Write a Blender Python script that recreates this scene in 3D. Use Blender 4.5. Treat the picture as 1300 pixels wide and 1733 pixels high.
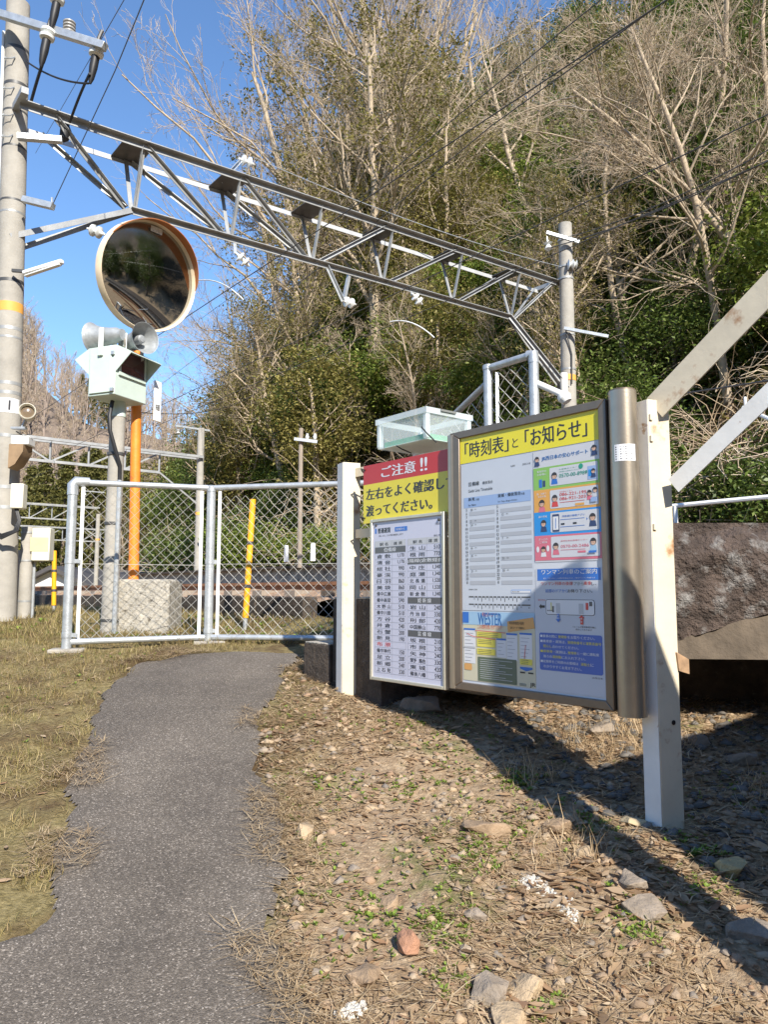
import bpy, bmesh, math, random
import numpy as np
from mathutils import Vector, Matrix
R = math.radians
sc = bpy.context.scene
for _o in list(bpy.data.objects): bpy.data.objects.remove(_o)
COL = sc.collection

# ------------------------------------------------------------------ camera, sky, sun, exposure
PITCH = math.atan(133.5/1300); CP, SP = math.cos(PITCH), math.sin(PITCH); EYE = 1.55
cam = bpy.data.cameras.new('camera'); cam.sensor_fit = 'HORIZONTAL'; cam.sensor_width = 36; cam.lens = 36
cam.clip_start = 0.05; cam.clip_end = 2000
camo = bpy.data.objects.new('camera', cam); COL.objects.link(camo)
camo.location = (0, 0, EYE); camo.rotation_euler = (math.pi/2+PITCH, 0, 0); sc.camera = camo
SUN_AZ, SUN_EL = R(21), R(35)                  # azimuth measured from straight behind the camera towards the right
SUNV = Vector((math.sin(SUN_AZ)*math.cos(SUN_EL), -math.cos(SUN_AZ)*math.cos(SUN_EL), math.sin(SUN_EL)))
w = bpy.data.worlds.new('World'); sc.world = w; w.use_nodes = True
nt = w.node_tree; bg = nt.nodes['Background']
sky = nt.nodes.new('ShaderNodeTexSky'); sky.sky_type = 'NISHITA'; sky.sun_disc = False
sky.sun_elevation = SUN_EL; sky.sun_rotation = math.pi-SUN_AZ; sky.air_density = 1.15; sky.dust_density = 0.0; sky.ozone_density = 7.0
nt.links.new(sky.outputs[0], bg.inputs[0]); bg.inputs[1].default_value = 0.14
sl = bpy.data.lights.new('sun', 'SUN'); sl.energy = 5.0; sl.angle = R(0.53); sl.color = (1, .93, .82)
so = bpy.data.objects.new('sun', sl); COL.objects.link(so); so.rotation_euler = SUNV.to_track_quat('Z', 'Y').to_euler()
sc.view_settings.view_transform = 'Standard'; sc.view_settings.look = 'None'
sc.view_settings.exposure = 0.72; sc.view_settings.gamma = 1
sc.render.engine = 'CYCLES'; sc.cycles.max_bounces = 8; sc.cycles.transparent_max_bounces = 16
sc.cycles.use_denoising = True

# ------------------------------------------------------------------ geometry helpers
def ray(px, py):
    u = (px-650)/1300; v = (866.5-py)/1300
    return (u, CP-v*SP, SP+v*CP)
def at(px, py, Y):                              # a point of the place, surveyed from its bearing and its distance Y
    r = ray(px, py); k = Y/r[1]; return Vector((r[0]*k, Y, EYE+r[2]*k))
LP = Vector((-.22, 4.8)); EX = Vector((.628, -.778)); NB = Vector((-.778, -.628))   # foot of the far sign post, run of the sign line, its front
def B(s, off, z): return Vector((LP.x+EX.x*s+NB.x*off, LP.y+EX.y*s+NB.y*off, z))
def bp(px, py, off=0):
    r = ray(px, py); k = (off+LP.dot(NB))/(r[0]*NB.x+r[1]*NB.y)
    q = Vector((r[0]*k, r[1]*k)); return ((q-LP).dot(EX), EYE+r[2]*k)
TX, TN = Vector((-.628, .778)), Vector((.778, .628))           # along the railway, across it
def T(a, d, z): return Vector((TX.x*a+TN.x*d, TX.y*a+TN.y*d, z))

def vnoise(x, y, seed=0):
    x = np.asarray(x, float); y = np.asarray(y, float)
    xi = np.floor(x).astype(np.int64); yi = np.floor(y).astype(np.int64); fx = x-xi; fy = y-yi
    def h(a, b):
        n = (a*374761393+b*668265263+seed*974634777) & 0xffffffff
        n = ((n ^ (n >> 13))*1274126177) & 0xffffffff
        return ((n ^ (n >> 16)) & 0xffff)/65535.0
    fx = fx*fx*(3-2*fx); fy = fy*fy*(3-2*fy)
    return (h(xi, yi)*(1-fx)+h(xi+1, yi)*fx)*(1-fy)+(h(xi, yi+1)*(1-fx)+h(xi+1, yi+1)*fx)*fy-.5
def sstep(e0, e1, x):
    t = np.clip((np.asarray(x, float)-e0)/(e1-e0), 0, 1); return t*t*(3-2*t)
GY = [-8, 0, 2.2, 3.2, 4.8, 5.8, 6.5, 8, 9.5, 30]; GZ = [-.25, 0, .42, .61, .93, 1.09, 1.16, 1.27, 1.31, 1.31]
PATH = None
def ground_z(x, y, fine=True):
    x = np.asarray(x, float); y = np.asarray(y, float)
    a = TX.x*x+TX.y*y; d = TN.x*x+TN.y*y
    g = np.interp(y, GY, GZ)
    tr = sstep(3.2, 4.0, d)*sstep(2.5, 6.0, a)          # level formation under the tracks
    g = g*(1-tr)+1.30*tr
    far = sstep(9.0, 12.5, d)*(1-sstep(26, 36, a)); g = g*(1-far)+1.95*far
    fa = 1-.72*sstep(34, 66, a)
    hill = np.maximum(d-12.6-4*sstep(34, 44, a), 0)
    g = g+np.where(hill > 0, (hill*1.12-1.2*(1-np.exp(-hill*.9)))*fa, 0)
    g = g+sstep(13, 18, d)*(vnoise(x*.22, y*.22, 3)*2.4+vnoise(x*.6, y*.6, 4)*.8)
    g = np.minimum(g, 62)
    back = np.maximum(-y-22, 0); g = g+back*.5*sstep(-60, 10, -np.abs(x))*0+np.minimum(back*.52, 30)
    if fine:
        near = sstep(9, 6, np.hypot(x, y-3))
        if PATH is not None:
            q = 0
            for dx, dy in ((.1, 0), (-.1, 0), (0, .1), (0, -.1), (.07, .07), (-.07, .07), (.07, -.07), (-.07, -.07)): q = q+in_poly(x+dx+vnoise(x*5, y*5, 8)*.09, y+dy+vnoise(x*5, y*5, 10)*.09, PATH)
            near = near*(1-np.minimum(q/4.0, 1))
        g = g+near*(vnoise(x*3, y*3, 1)*.03+vnoise(x*11, y*11, 2)*.026)
    return g
def gz(x, y, fine=True): return float(ground_z(x, y, fine))
def ground_at(px, py):
    r = ray(px, py); k = .5
    while k < 120:
        z = EYE+r[2]*k
        if z <= gz(r[0]*k, r[1]*k, False): break
        k += .01 if k < 12 else .1
    return Vector((r[0]*k, r[1]*k, gz(r[0]*k, r[1]*k)))

# ------------------------------------------------------------------ materials
def lin(h):
    if isinstance(h, str):
        c = [int(h[i:i+2], 16)/255 for i in (0, 2, 4)]
        return tuple(((v+.055)/1.055)**2.4 if v > .04045 else v/12.92 for v in c)
    return tuple(h)
MATS = {}
def mat(name, col, rough=.6, metal=0, var=.0, scale=8, bump=0, bscale=40, col2=None, thr=None, coat=0, spec=.5, detail=6, stretch=None, island=None):
    if name in MATS: return MATS[name]
    m = bpy.data.materials.new(name); m.use_nodes = True; t = m.node_tree; p = t.nodes['Principled BSDF']
    c = lin(col)
    p.inputs['Roughness'].default_value = rough; p.inputs['Metallic'].default_value = metal
    p.inputs['Specular IOR Level'].default_value = spec; p.inputs['Coat Weight'].default_value = coat; p.inputs['Coat Roughness'].default_value = .12
    p.inputs['Base Color'].default_value = (*c, 1)
    tc = t.nodes.new('ShaderNodeTexCoord'); src = tc.outputs['Object']
    if stretch:
        mp = t.nodes.new('ShaderNodeMapping'); mp.inputs['Scale'].default_value = stretch; t.links.new(src, mp.inputs[0]); src = mp.outputs[0]
    def noise(s, d=detail):
        n = t.nodes.new('ShaderNodeTexNoise'); n.inputs['Scale'].default_value = s; n.inputs['Detail'].default_value = d; n.inputs['Roughness'].default_value = .62
        t.links.new(src, n.inputs['Vector']); return n
    colout = None
    if var:
        n = noise(scale); r = t.nodes.new('ShaderNodeValToRGB'); t.links.new(n.outputs['Fac'], r.inputs[0])
        r.color_ramp.elements[0].position = .3; r.color_ramp.elements[1].position = .7
        r.color_ramp.elements[0].color = (*[v*(1-var) for v in c], 1); r.color_ramp.elements[1].color = (*[min(1, v*(1+var)) for v in c], 1)
        colout = r.outputs[0]
    if island:
        gi = t.nodes.new('ShaderNodeNewGeometry'); r = t.nodes.new('ShaderNodeValToRGB'); t.links.new(gi.outputs['Random Per Island'], r.inputs[0])
        els = r.color_ramp.elements
        cols = [lin(q) for q in island]
        for i, q in enumerate(cols):
            e = els[0] if i == 0 else (els[-1] if i == len(cols)-1 else els.new(i/(len(cols)-1)))
            e.position = i/(len(cols)-1) if i < len(cols)-1 else 1; e.color = (*q, 1)
        colout = r.outputs[0]
    if col2 is not None:
        n2 = noise(thr[1] if thr else scale*.6, 8); rr = t.nodes.new('ShaderNodeValToRGB'); t.links.new(n2.outputs['Fac'], rr.inputs[0])
        th = thr[0] if thr else .6; rr.color_ramp.elements[0].position = th; rr.color_ramp.elements[1].position = th+(thr[2] if thr and len(thr) > 2 else .06)
        mx = t.nodes.new('ShaderNodeMix'); mx.data_type = 'RGBA'; t.links.new(rr.outputs[0], mx.inputs[0])
        if colout: t.links.new(colout, mx.inputs[6])
        else: mx.inputs[6].default_value = (*c, 1)
        mx.inputs[7].default_value = (*lin(col2), 1); colout = mx.outputs[2]
    if colout: t.links.new(colout, p.inputs['Base Color'])
    if bump:
        nb = noise(bscale, 4); b = t.nodes.new('ShaderNodeBump'); b.inputs['Strength'].default_value = bump; b.inputs['Distance'].default_value = .02
        t.links.new(nb.outputs['Fac'], b.inputs['Height']); t.links.new(b.outputs[0], p.inputs['Normal'])
    MATS[name] = m; return m
galv = mat('galvanised steel', (.50, .53, .55), .42, .55, .18, 14, .15, 90)
galv2 = mat('galvanised truss steel', (.37, .38, .38), .5, .35, .22, 4, .1, 60, col2=(.26, .235, .21), thr=(.64, 7, .12))
darksteel = mat('dark steel', (.09, .09, .09), .5, .3, .2, 10)
conc = mat('pole concrete', (.355, .335, .295), .85, 0, .16, 5, .25, 60, col2=(.26, .235, .2), thr=(.6, 3, .2))
concw = mat('weathered concrete', (.36, .33, .28), .9, 0, .3, 7, .9, 30, col2=(.10, .085, .07), thr=(.52, 4, .2))
concd = mat('dark mottled concrete', (.065, .05, .038), .9, 0, .5, 9, .8, 40, col2=(.16, .14, .12), thr=(.62, 14, .1))  # dark mottled concrete; stands in for shade on block and step fronts
whitep = mat('white painted steel', (.80, .79, .75), .5, 0, .07, 6, .05, 40, col2=(.40, .24, .12), thr=(.66, 9, .05))
creamp = mat('aged cream paint', (.66, .585, .44), .5, 0, .08, 6, .07, 30, col2=(.36, .19, .085), thr=(.585, 7, .11))
whiteclean = mat('clean white paint', (.82, .83, .82), .5, 0, .05, 5)
mint = mat('pale mint enamel', (.56, .66, .60), .4, 0, .07, 5, .06, 20, col2=(.46, .50, .42), thr=(.66, 9, .1))
orange = mat('orange paint', (.80, .25, .03), .5, 0, .14, 9, .1, 50, col2=(.55, .14, .03), thr=(.62, 11, .1))
yellowp = mat('amber plastic sleeve', (.86, .42, .02), .4, 0, .08, 12)
hornm = mat('grey horn metal', (.34, .36, .37), .5, .3, .2, 16, .2, 60)
blackr = mat('black rubber', (.018, .018, .02), .5, 0, .1, 20)
porc = mat('white porcelain', (.72, .74, .72), .2, 0, .05, 20, coat=.4)
porcg = mat('grey porcelain', (.33, .32, .30), .4, 0, .1, 20)
bronze = mat('bronze anodised aluminium', (.215, .17, .13), .38, .55, .08, 20, .03, 80)
champ = mat('champagne aluminium', (.43, .37, .29), .33, .75, .06, 20, .03, 80)
rust = mat('rusty rail', (.30, .145, .075), .8, .2, .25, 20)
timber = mat('weathered timber', (.30, .25, .20), .85, 0, .25, 6, .5, 40, stretch=(6, 6, .6))
def printm(n, c, r=.42): return mat('print '+n, c, r, 0, .025, 6, coat=.3)

# ------------------------------------------------------------------ objects
ROOTLOC = {}
def _setp(o, label=None, cat=None, group=None, kind=None):
    if label: o['label'] = label
    if cat: o['category'] = cat
    if group: o['group'] = group
    if kind: o['kind'] = kind
    return o
def thing(name, label, cat, loc=(0, 0, 0), group=None, rz=0):
    o = bpy.data.objects.new(name, None); COL.objects.link(o); o.location = loc; o.rotation_euler = (0, 0, rz); o.empty_display_size = .1
    return _setp(o, label, cat, group)
class MB:
    def __init__(s): s.v = []; s.f = []; s.mi = []; s.m = 0; s.mats = []
    def use(s, m):
        if m not in s.mats: s.mats.append(m)
        s.m = s.mats.index(m); return s
    def add(s, vs, fs):
        n = len(s.v); s.v += [tuple(q) for q in vs]
        for f in fs: s.f.append(tuple(n+i for i in f)); s.mi.append(s.m)
        return s
    def box(s, c, size, rz=0, axes=None, taper=1):
        c = Vector(c); hx, hy, hz = [q/2 for q in size]
        if axes is None: axes = (Vector((math.cos(rz), math.sin(rz), 0)), Vector((-math.sin(rz), math.cos(rz), 0)), Vector((0, 0, 1)))
        vs = []
        for z in (-1, 1):
            k = taper if z > 0 else 1
            for x, y in ((-1, -1), (1, -1), (1, 1), (-1, 1)): vs.append(c+axes[0]*(x*hx*k)+axes[1]*(y*hy*k)+axes[2]*(z*hz))
        return s.add(vs, [(3, 2, 1, 0), (4, 5, 6, 7), (0, 1, 5, 4), (1, 2, 6, 5), (2, 3, 7, 6), (3, 0, 4, 7)])
    def tube(s, pts, r, n=8, caps=True, closed=False):
        pts = [Vector(p) for p in pts]
        if not isinstance(r, (list, tuple)): r = [r]*len(pts)
        rings = []; up = None; N = len(pts)
        for i, p in enumerate(pts):
            if closed: t = (pts[(i+1) % N]-pts[i-1]).normalized()
            else: t = (pts[min(i+1, N-1)]-pts[max(i-1, 0)]).normalized()
            if up is None:
                up = Vector((0, 0, 1)) if abs(t.z) < .9 else Vector((0, 1, 0))
            x = t.cross(up).normalized(); up = x.cross(t).normalized()
            rings.append([p+(x*math.cos(2*math.pi*k/n)+up*math.sin(2*math.pi*k/n))*r[i] for k in range(n)])
        vs = [q for g in rings for q in g]; fs = []
        for i in range(N if closed else N-1):
            j = (i+1) % N
            for k in range(n): fs.append((i*n+k, i*n+(k+1) % n, j*n+(k+1) % n, j*n+k))
        if caps and not closed: fs += [tuple(range(n))[::-1], tuple((N-1)*n+k for k in range(n))]
        return s.add(vs, fs)
    def bar(s, p, q, wd, th, up=(0, 0, 1)):
        p = Vector(p); q = Vector(q); t = (q-p); L = t.length; t.normalize(); u = Vector(up)
        x = t.cross(u)
        if x.length < 1e-3: x = t.cross(Vector((1, 0, 0)))
        x.normalize(); y = x.cross(t).normalized()
        return s.box((p+q)/2, (wd, th, L), axes=(x, y, t))
    def angle(s, p, q, wd, th=.008, up=(0, 0, 1), flip=1):       # an L-section bar
        p = Vector(p); q = Vector(q); t = (q-p).normalized(); u = Vector(up); x = t.cross(u)
        if x.length < 1e-3: x = t.cross(Vector((1, 0, 0)))
        x.normalize(); y = x.cross(t).normalized()
        prof = [(0, 0), (wd*flip, 0), (wd*flip, -th), (th*flip, -th), (th*flip, -wd), (0, -wd)]
        vs = [p+x*a+y*b for a, b in prof]+[q+x*a+y*b for a, b in prof]; n = 6
        fs = [(i, (i+1) % n, (i+1) % n+n, i+n) for i in range(n)]+[(0, 1, 2, 3), (0, 3, 4, 5), (9, 8, 7, 6), (11, 10, 9, 6)]
        return s.add(vs, fs)
    def lathe(s, c, axis, prof, n=20):                            # prof: (radius, distance along axis)
        c = Vector(c); ax = Vector(axis).normalized(); u = Vector((0, 0, 1)) if abs(ax.z) < .9 else Vector((1, 0, 0))
        x = ax.cross(u).normalized(); y = x.cross(ax).normalized(); vs = []; fs = []
        for r, h in prof:
            for k in range(n): vs.append(c+ax*h+(x*math.cos(2*math.pi*k/n)+y*math.sin(2*math.pi*k/n))*r)
        for i in range(len(prof)-1):
            for k in range(n): fs.append((i*n+k, i*n+(k+1) % n, (i+1)*n+(k+1) % n, (i+1)*n+k))
        fs.append(tuple(range(n))[::-1]); fs.append(tuple((len(prof)-1)*n+k for k in range(n)))
        return s.add(vs, fs)
    def prism(s, pts, ext):
        n = len(pts); e = Vector(ext); pts = [Vector(p) for p in pts]
        return s.add(pts+[p+e for p in pts], [tuple(range(n))[::-1], tuple(range(n, 2*n))]+[(i, (i+1) % n, (i+1) % n+n, i+n) for i in range(n)])
    def build(s, name, m=None, parent=None, smooth=35, label=None, cat=None, group=None, kind=None, org=None, bevel=0):
        if m is not None and not s.mats: s.mats = [m]
        org = Vector(org) if org is not None else Vector((0, 0, 0))
        if parent is not None:
            q = parent
            while q.parent: q = q.parent
            org = q.location.copy(); rz = q.rotation_euler.z
        me = bpy.data.meshes.new(name); me.from_pydata([tuple(Vector(v)-org) for v in s.v], [], s.f)
        for q in s.mats: me.materials.append(q)
        if len(s.mats) > 1: me.polygons.foreach_set('material_index', s.mi)
        me.update()
        o = bpy.data.objects.new(name, me); COL.objects.link(o)
        if parent is not None: o.parent = parent
        else: o.location = org
        fix_normals(me)
        if smooth: me.shade_smooth(); me.set_sharp_from_angle(angle=R(smooth))
        if bevel:
            b = o.modifiers.new('bevel', 'BEVEL'); b.width = bevel; b.segments = 2; b.limit_method = 'ANGLE'; b.angle_limit = R(40)
        return _setp(o, label, cat, group, kind)
def fix_normals(me):
    if len(me.polygons) > 6000: return
    b = bmesh.new(); b.from_mesh(me); bmesh.ops.recalc_face_normals(b, faces=b.faces); b.to_mesh(me); b.free()
def npmesh(name, V, F, m, parent=None, smooth=False, matidx=None, **kw):
    V = np.asarray(V, np.float32); F = np.asarray(F, np.int32); k = F.shape[1]
    me = bpy.data.meshes.new(name); me.vertices.add(len(V)); me.vertices.foreach_set('co', V.ravel())
    me.loops.add(F.size); me.loops.foreach_set('vertex_index', F.ravel())
    me.polygons.add(len(F)); me.polygons.foreach_set('loop_start', np.arange(0, F.size, k, dtype=np.int32))
    ms = m if isinstance(m, (list, tuple)) else [m]
    for q in ms: me.materials.append(q)
    if matidx is not None: me.polygons.foreach_set('material_index', np.asarray(matidx, np.int32))
    me.update(calc_edges=True); me.validate()
    if smooth: me.shade_smooth()
    o = bpy.data.objects.new(name, me); COL.objects.link(o)
    if parent is not None: o.parent = parent
    return _setp(o, kw.get('label'), kw.get('cat'), kw.get('group'), kw.get('kind'))
def dup(root, loc, rz=0, scale=1, label=None, group=None, sz=None):
    r = root.copy(); COL.objects.link(r); r.location = loc; r.rotation_euler = (0, 0, rz); r.scale = (scale, scale, sz or scale)
    if label: r['label'] = label
    if group: r['group'] = group
    for ch in list(root.children):
        c = ch.copy(); COL.objects.link(c); c.parent = r
        for g in ch.children:
            e = g.copy(); COL.objects.link(e); e.parent = c
    return r

# text and flat print -------------------------------------------------------------
_TX = {}
def glyphs(s):
    if s not in _TX:
        cu = bpy.data.curves.new('t', 'FONT'); cu.body = s; cu.size = 1; cu.resolution_u = 3; cu.fill_mode = 'FRONT'
        o = bpy.data.objects.new('t', cu); COL.objects.link(o)
        dg = bpy.context.evaluated_depsgraph_get(); me = bpy.data.meshes.new_from_object(o.evaluated_get(dg))
        V = [(v.co.x, v.co.y) for v in me.vertices]; F = [tuple(p.vertices) for p in me.polygons]
        bpy.data.objects.remove(o); bpy.data.curves.remove(cu); bpy.data.meshes.remove(me)
        x0 = min(v[0] for v in V); x1 = max(v[0] for v in V); y0 = min(v[1] for v in V); y1 = max(v[1] for v in V)
        _TX[s] = (V, F, x0, x1, y0, y1)
    return _TX[s]
class Flat(MB):                                   # print on a plane: s along, z up, off in front
    LAY = .0007
    def __init__(s, _, off, to=B): super().__init__(); s.off = off; s.to = to; s.hs = 1.0
    def poly(s, pts, m, lay=0):
        s.use(m); return s.add([s.to(a, s.off+lay*s.LAY, b) for a, b in pts], [tuple(range(len(pts)))])
    def rect(s, a0, b0, a1, b1, m, lay=0): return s.poly([(a0, b0), (a1, b0), (a1, b1), (a0, b1)], m, lay)
    def rrect(s, a0, b0, a1, b1, r, m, lay=0):
        pts = []
        for cx, cy, t0 in ((a1-r, b1-r, 0), (a0+r, b1-r, 90), (a0+r, b0+r, 180), (a1-r, b0+r, 270)):
            for k in range(5): pts.append((cx+r*math.cos(R(t0+k*22.5)), cy+r*math.sin(R(t0+k*22.5))))
        return s.poly(pts, m, lay)
    def disc(s, a, b, r, m, lay=0, n=16, ry=None):
        return s.poly([(a+r*math.cos(2*math.pi*k/n), b+(ry or r)*math.sin(2*math.pi*k/n)) for k in range(n)], m, lay)
    def line(s, a0, b0, a1, b1, wd, m, lay=0):
        dx, dy = a1-a0, b1-b0; L = math.hypot(dx, dy); nx, ny = -dy/L*wd/2, dx/L*wd/2
        return s.poly([(a0+nx, b0+ny), (a0-nx, b0-ny), (a1-nx, b1-ny), (a1+nx, b1+ny)], m, lay)
    def text(s, txt, a, b, h, m, lay=1, width=None, align='L', bold=0):   # lower-left corner a,b; glyph height h; optional width
        V, F, x0, x1, y0, y1 = glyphs(txt); b += h*(1-s.hs)*.45; h *= s.hs; k = h/(y1-y0); kx = k if width is None else width/(x1-x0)
        W = (x1-x0)*kx; a -= {'L': 0, 'C': W/2, 'R': W}[align]; s.use(m)
        for i in range(bold+1 if bold else 1):
            sh = (i-(bold/2))*h*.035 if bold else 0
            s.add([s.to(a+(x-x0)*kx+sh, s.off+lay*s.LAY+i*.00008, b+(y-y0)*k) for x, y in V], F)
        return s
    def build(s, name, parent=None, **kw):
        m = s.mats; return MB.build(s, name, None, parent, smooth=0, **kw)

# ================================================================== SETTING: ground, path, railway formation
def in_poly(x, y, poly):
    x = np.asarray(x, float); y = np.asarray(y, float); c = np.zeros(x.shape, bool); n = len(poly)
    for i in range(n):
        x0, y0 = poly[i]; x1, y1 = poly[(i+1) % n]
        if y0 == y1: continue
        c ^= ((y0 > y) != (y1 > y)) & (x < (x1-x0)*(y-y0)/(y1-y0)+x0)
    return c
_pp = [(400,1103),(310,1108),(240,1122),(190,1150),(160,1195),(135,1250),(130,1310),(118,1380),(95,1460),(70,1540),(40,1575),(0,1590)]
_pr = [(545,1733),(495,1660),(445,1590),(455,1540),(480,1480),(480,1400),(462,1330),(432,1260),(452,1200),(482,1150),(497,1124),(500,1106)]
PATH = [tuple(ground_at(*q)[:2]) for q in _pp]+[(-3.5, 2.35), (-3.5, -4), (.6, -4), (0.0, 1.2)]+[tuple(ground_at(*q)[:2]) for q in _pr]
def gridlines(lo, a, b, hi, st, grow, mx):
    L = list(np.arange(a, b+1e-6, st)); s = st; q = a
    left = []
    while q > lo: s = min(s*grow, mx); q -= s; left.append(q)
    s = st; q = b; right = []
    while q < hi: s = min(s*grow, mx); q += s; right.append(q)
    return np.array(left[::-1]+L+right)
gx = gridlines(-150, -3.2, 2.8, 130, .035, 1.1, 2.2); gy = gridlines(-110, 1.6, 6.8, 190, .035, 1.1, 2.2)
XX, YY = np.meshgrid(gx, gy); ZZ = ground_z(XX, YY)
ins = in_poly(XX+vnoise(XX*5, YY*5, 8)*.09+vnoise(XX*17, YY*17, 9)*.05, YY+vnoise(XX*5, YY*5, 10)*.09, PATH); ZZ[ins] = ground_z(XX[ins], YY[ins], False)-.012
nx, ny = len(gx), len(gy); idx = np.arange(nx*ny).reshape(ny, nx)
F = np.stack([idx[:-1, :-1], idx[:-1, 1:], idx[1:, 1:], idx[1:, :-1]], -1).reshape(-1, 4)

def ground_material():
    m = bpy.data.materials.new('earth and turf'); m.use_nodes = True; t = m.node_tree; p = t.nodes['Principled BSDF']; L = t.links.new
    p.inputs['Roughness'].default_value = .95; p.inputs['Specular IOR Level'].default_value = .2
    tc = t.nodes.new('ShaderNodeTexCoord')
    def noise(s, d=8, r=.65):
        n = t.nodes.new('ShaderNodeTexNoise'); n.inputs['Scale'].default_value = s; n.inputs['Detail'].default_value = d; n.inputs['Roughness'].default_value = r
        L(tc.outputs['Object'], n.inputs['Vector']); return n.outputs['Fac']
    def ramp(src, stops):
        r = t.nodes.new('ShaderNodeValToRGB'); e = r.color_ramp.elements
        for i, (q, c) in enumerate(stops):
            el = e[0] if i == 0 else (e[-1] if i == len(stops)-1 else e.new(q))
            el.position = q; el.color = (*lin(c), 1) if not isinstance(c, float) else (c, c, c, 1)
        L(src, r.inputs[0]); return r.outputs[0]
    def mix(f, a, b):
        x = t.nodes.new('ShaderNodeMix'); x.data_type = 'RGBA'; L(f, x.inputs[0]); L(a, x.inputs[6]); L(b, x.inputs[7]); return x.outputs[2]
    def dot(v, add=0, mul=1):
        d = t.nodes.new('ShaderNodeVectorMath'); d.operation = 'DOT_PRODUCT'; L(tc.outputs['Object'], d.inputs[0]); d.inputs[1].default_value = v
        q = t.nodes.new('ShaderNodeMath'); q.operation = 'MULTIPLY_ADD'; L(d.outputs['Value'], q.inputs[0]); q.inputs[1].default_value = mul; q.inputs[2].default_value = add; q.use_clamp = True
        return q.outputs[0]
    dirt = ramp(noise(26, 10, .75), [(.25, (.13, .085, .05)), (.42, (.30, .21, .13)), (.58, (.46, .345, .225)), (.8, (.62, .51, .37))])
    dirt = mix(ramp(noise(3.2), [(.56, 0.0), (.68, 1.0)]), dirt, ramp(noise(60, 6), [(.35, (.09, .10, .03)), (.7, (.24, .25, .09))]))
    turf = ramp(noise(40, 10, .75), [(.25, (.085, .065, .03)), (.45, (.22, .175, .075)), (.62, (.36, .29, .14)), (.8, (.50, .41, .25))])
    turf = mix(ramp(noise(2.1), [(.46, 0.0), (.62, 1.0)]), turf, ramp(noise(34, 9, .7), [(.3, (.06, .038, .02)), (.55, (.14, .092, .045)), (.8, (.34, .26, .15))]))
    base = mix(dot((-1, .05, 0), -.62, 2.0), dirt, turf)
    litter = ramp(noise(3.5, 10, .75), [(.3, (.035, .026, .016)), (.5, (.10, .07, .042)), (.72, (.22, .165, .10))])
    base = mix(dot((TN.x, TN.y, 0), -10.5, .7), base, litter)
    base = mix(dot((0, -1, 0), -12, .3), base, litter)
    L(base, p.inputs['Base Color'])
    b = t.nodes.new('ShaderNodeBump'); b.inputs['Strength'].default_value = .9; b.inputs['Distance'].default_value = .025; L(noise(55, 6, .7), b.inputs['Height']); L(b.outputs[0], p.inputs['Normal'])
    return m
npmesh('ground', np.stack([XX, YY, ZZ], -1).reshape(-1, 3), F, ground_material(), smooth=True, kind='structure')

def asphalt_material():
    m = bpy.data.materials.new('worn asphalt'); m.use_nodes = True; t = m.node_tree; p = t.nodes['Principled BSDF']; L = t.links.new
    p.inputs['Roughness'].default_value = .8; p.inputs['Specular IOR Level'].default_value = .35
    tc = t.nodes.new('ShaderNodeTexCoord')
    v = t.nodes.new('ShaderNodeTexVoronoi'); v.inputs['Scale'].default_value = 210; L(tc.outputs['Object'], v.inputs['Vector'])
    r = t.nodes.new('ShaderNodeValToRGB'); sepc = t.nodes.new('ShaderNodeSeparateColor'); L(v.outputs['Color'], sepc.inputs[0]); L(sepc.outputs[0], r.inputs[0])
    e = r.color_ramp.elements; e[0].position = 0; e[0].color = (.088, .078, .068, 1); e[1].position = 1; e[1].color = (.40, .365, .33, 1)
    for q, c in ((.40, (.128, .113, .098)), (.72, (.158, .140, .122)), (.92, (.225, .202, .178))): k = e.new(q); k.color = (*c, 1)
    n = t.nodes.new('ShaderNodeTexNoise'); n.inputs['Scale'].default_value = 1.5; n.inputs['Detail'].default_value = 11; n.inputs['Roughness'].default_value = .7; L(tc.outputs['Object'], n.inputs['Vector'])
    r2 = t.nodes.new('ShaderNodeValToRGB'); L(n.outputs['Fac'], r2.inputs[0]); r2.color_ramp.elements[0].position = .3; r2.color_ramp.elements[1].position = .72
    r2.color_ramp.elements[0].color = (.62, .59, .55, 1); r2.color_ramp.elements[1].color = (1.15, 1.1, 1.02, 1)
    mx = t.nodes.new('ShaderNodeMix'); mx.data_type = 'RGBA'; mx.blend_type = 'MULTIPLY'; mx.inputs[0].default_value = 1; L(r.outputs[0], mx.inputs[6]); L(r2.outputs[0], mx.inputs[7])
    L(mx.outputs[2], p.inputs['Base Color'])
    n3 = t.nodes.new('ShaderNodeTexNoise'); n3.inputs['Scale'].default_value = 160; n3.inputs['Detail'].default_value = 3; L(tc.outputs['Object'], n3.inputs['Vector'])
    ad = t.nodes.new('ShaderNodeMath'); ad.operation = 'SUBTRACT'; L(n3.outputs['Fac'], ad.inputs[0]); L(v.outputs['Distance'], ad.inputs[1])
    b = t.nodes.new('ShaderNodeBump'); b.inputs['Strength'].default_value = .6; b.inputs['Distance'].default_value = .004; L(ad.outputs[0], b.inputs['Height']); L(b.outputs[0], p.inputs['Normal'])
    return m
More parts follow.
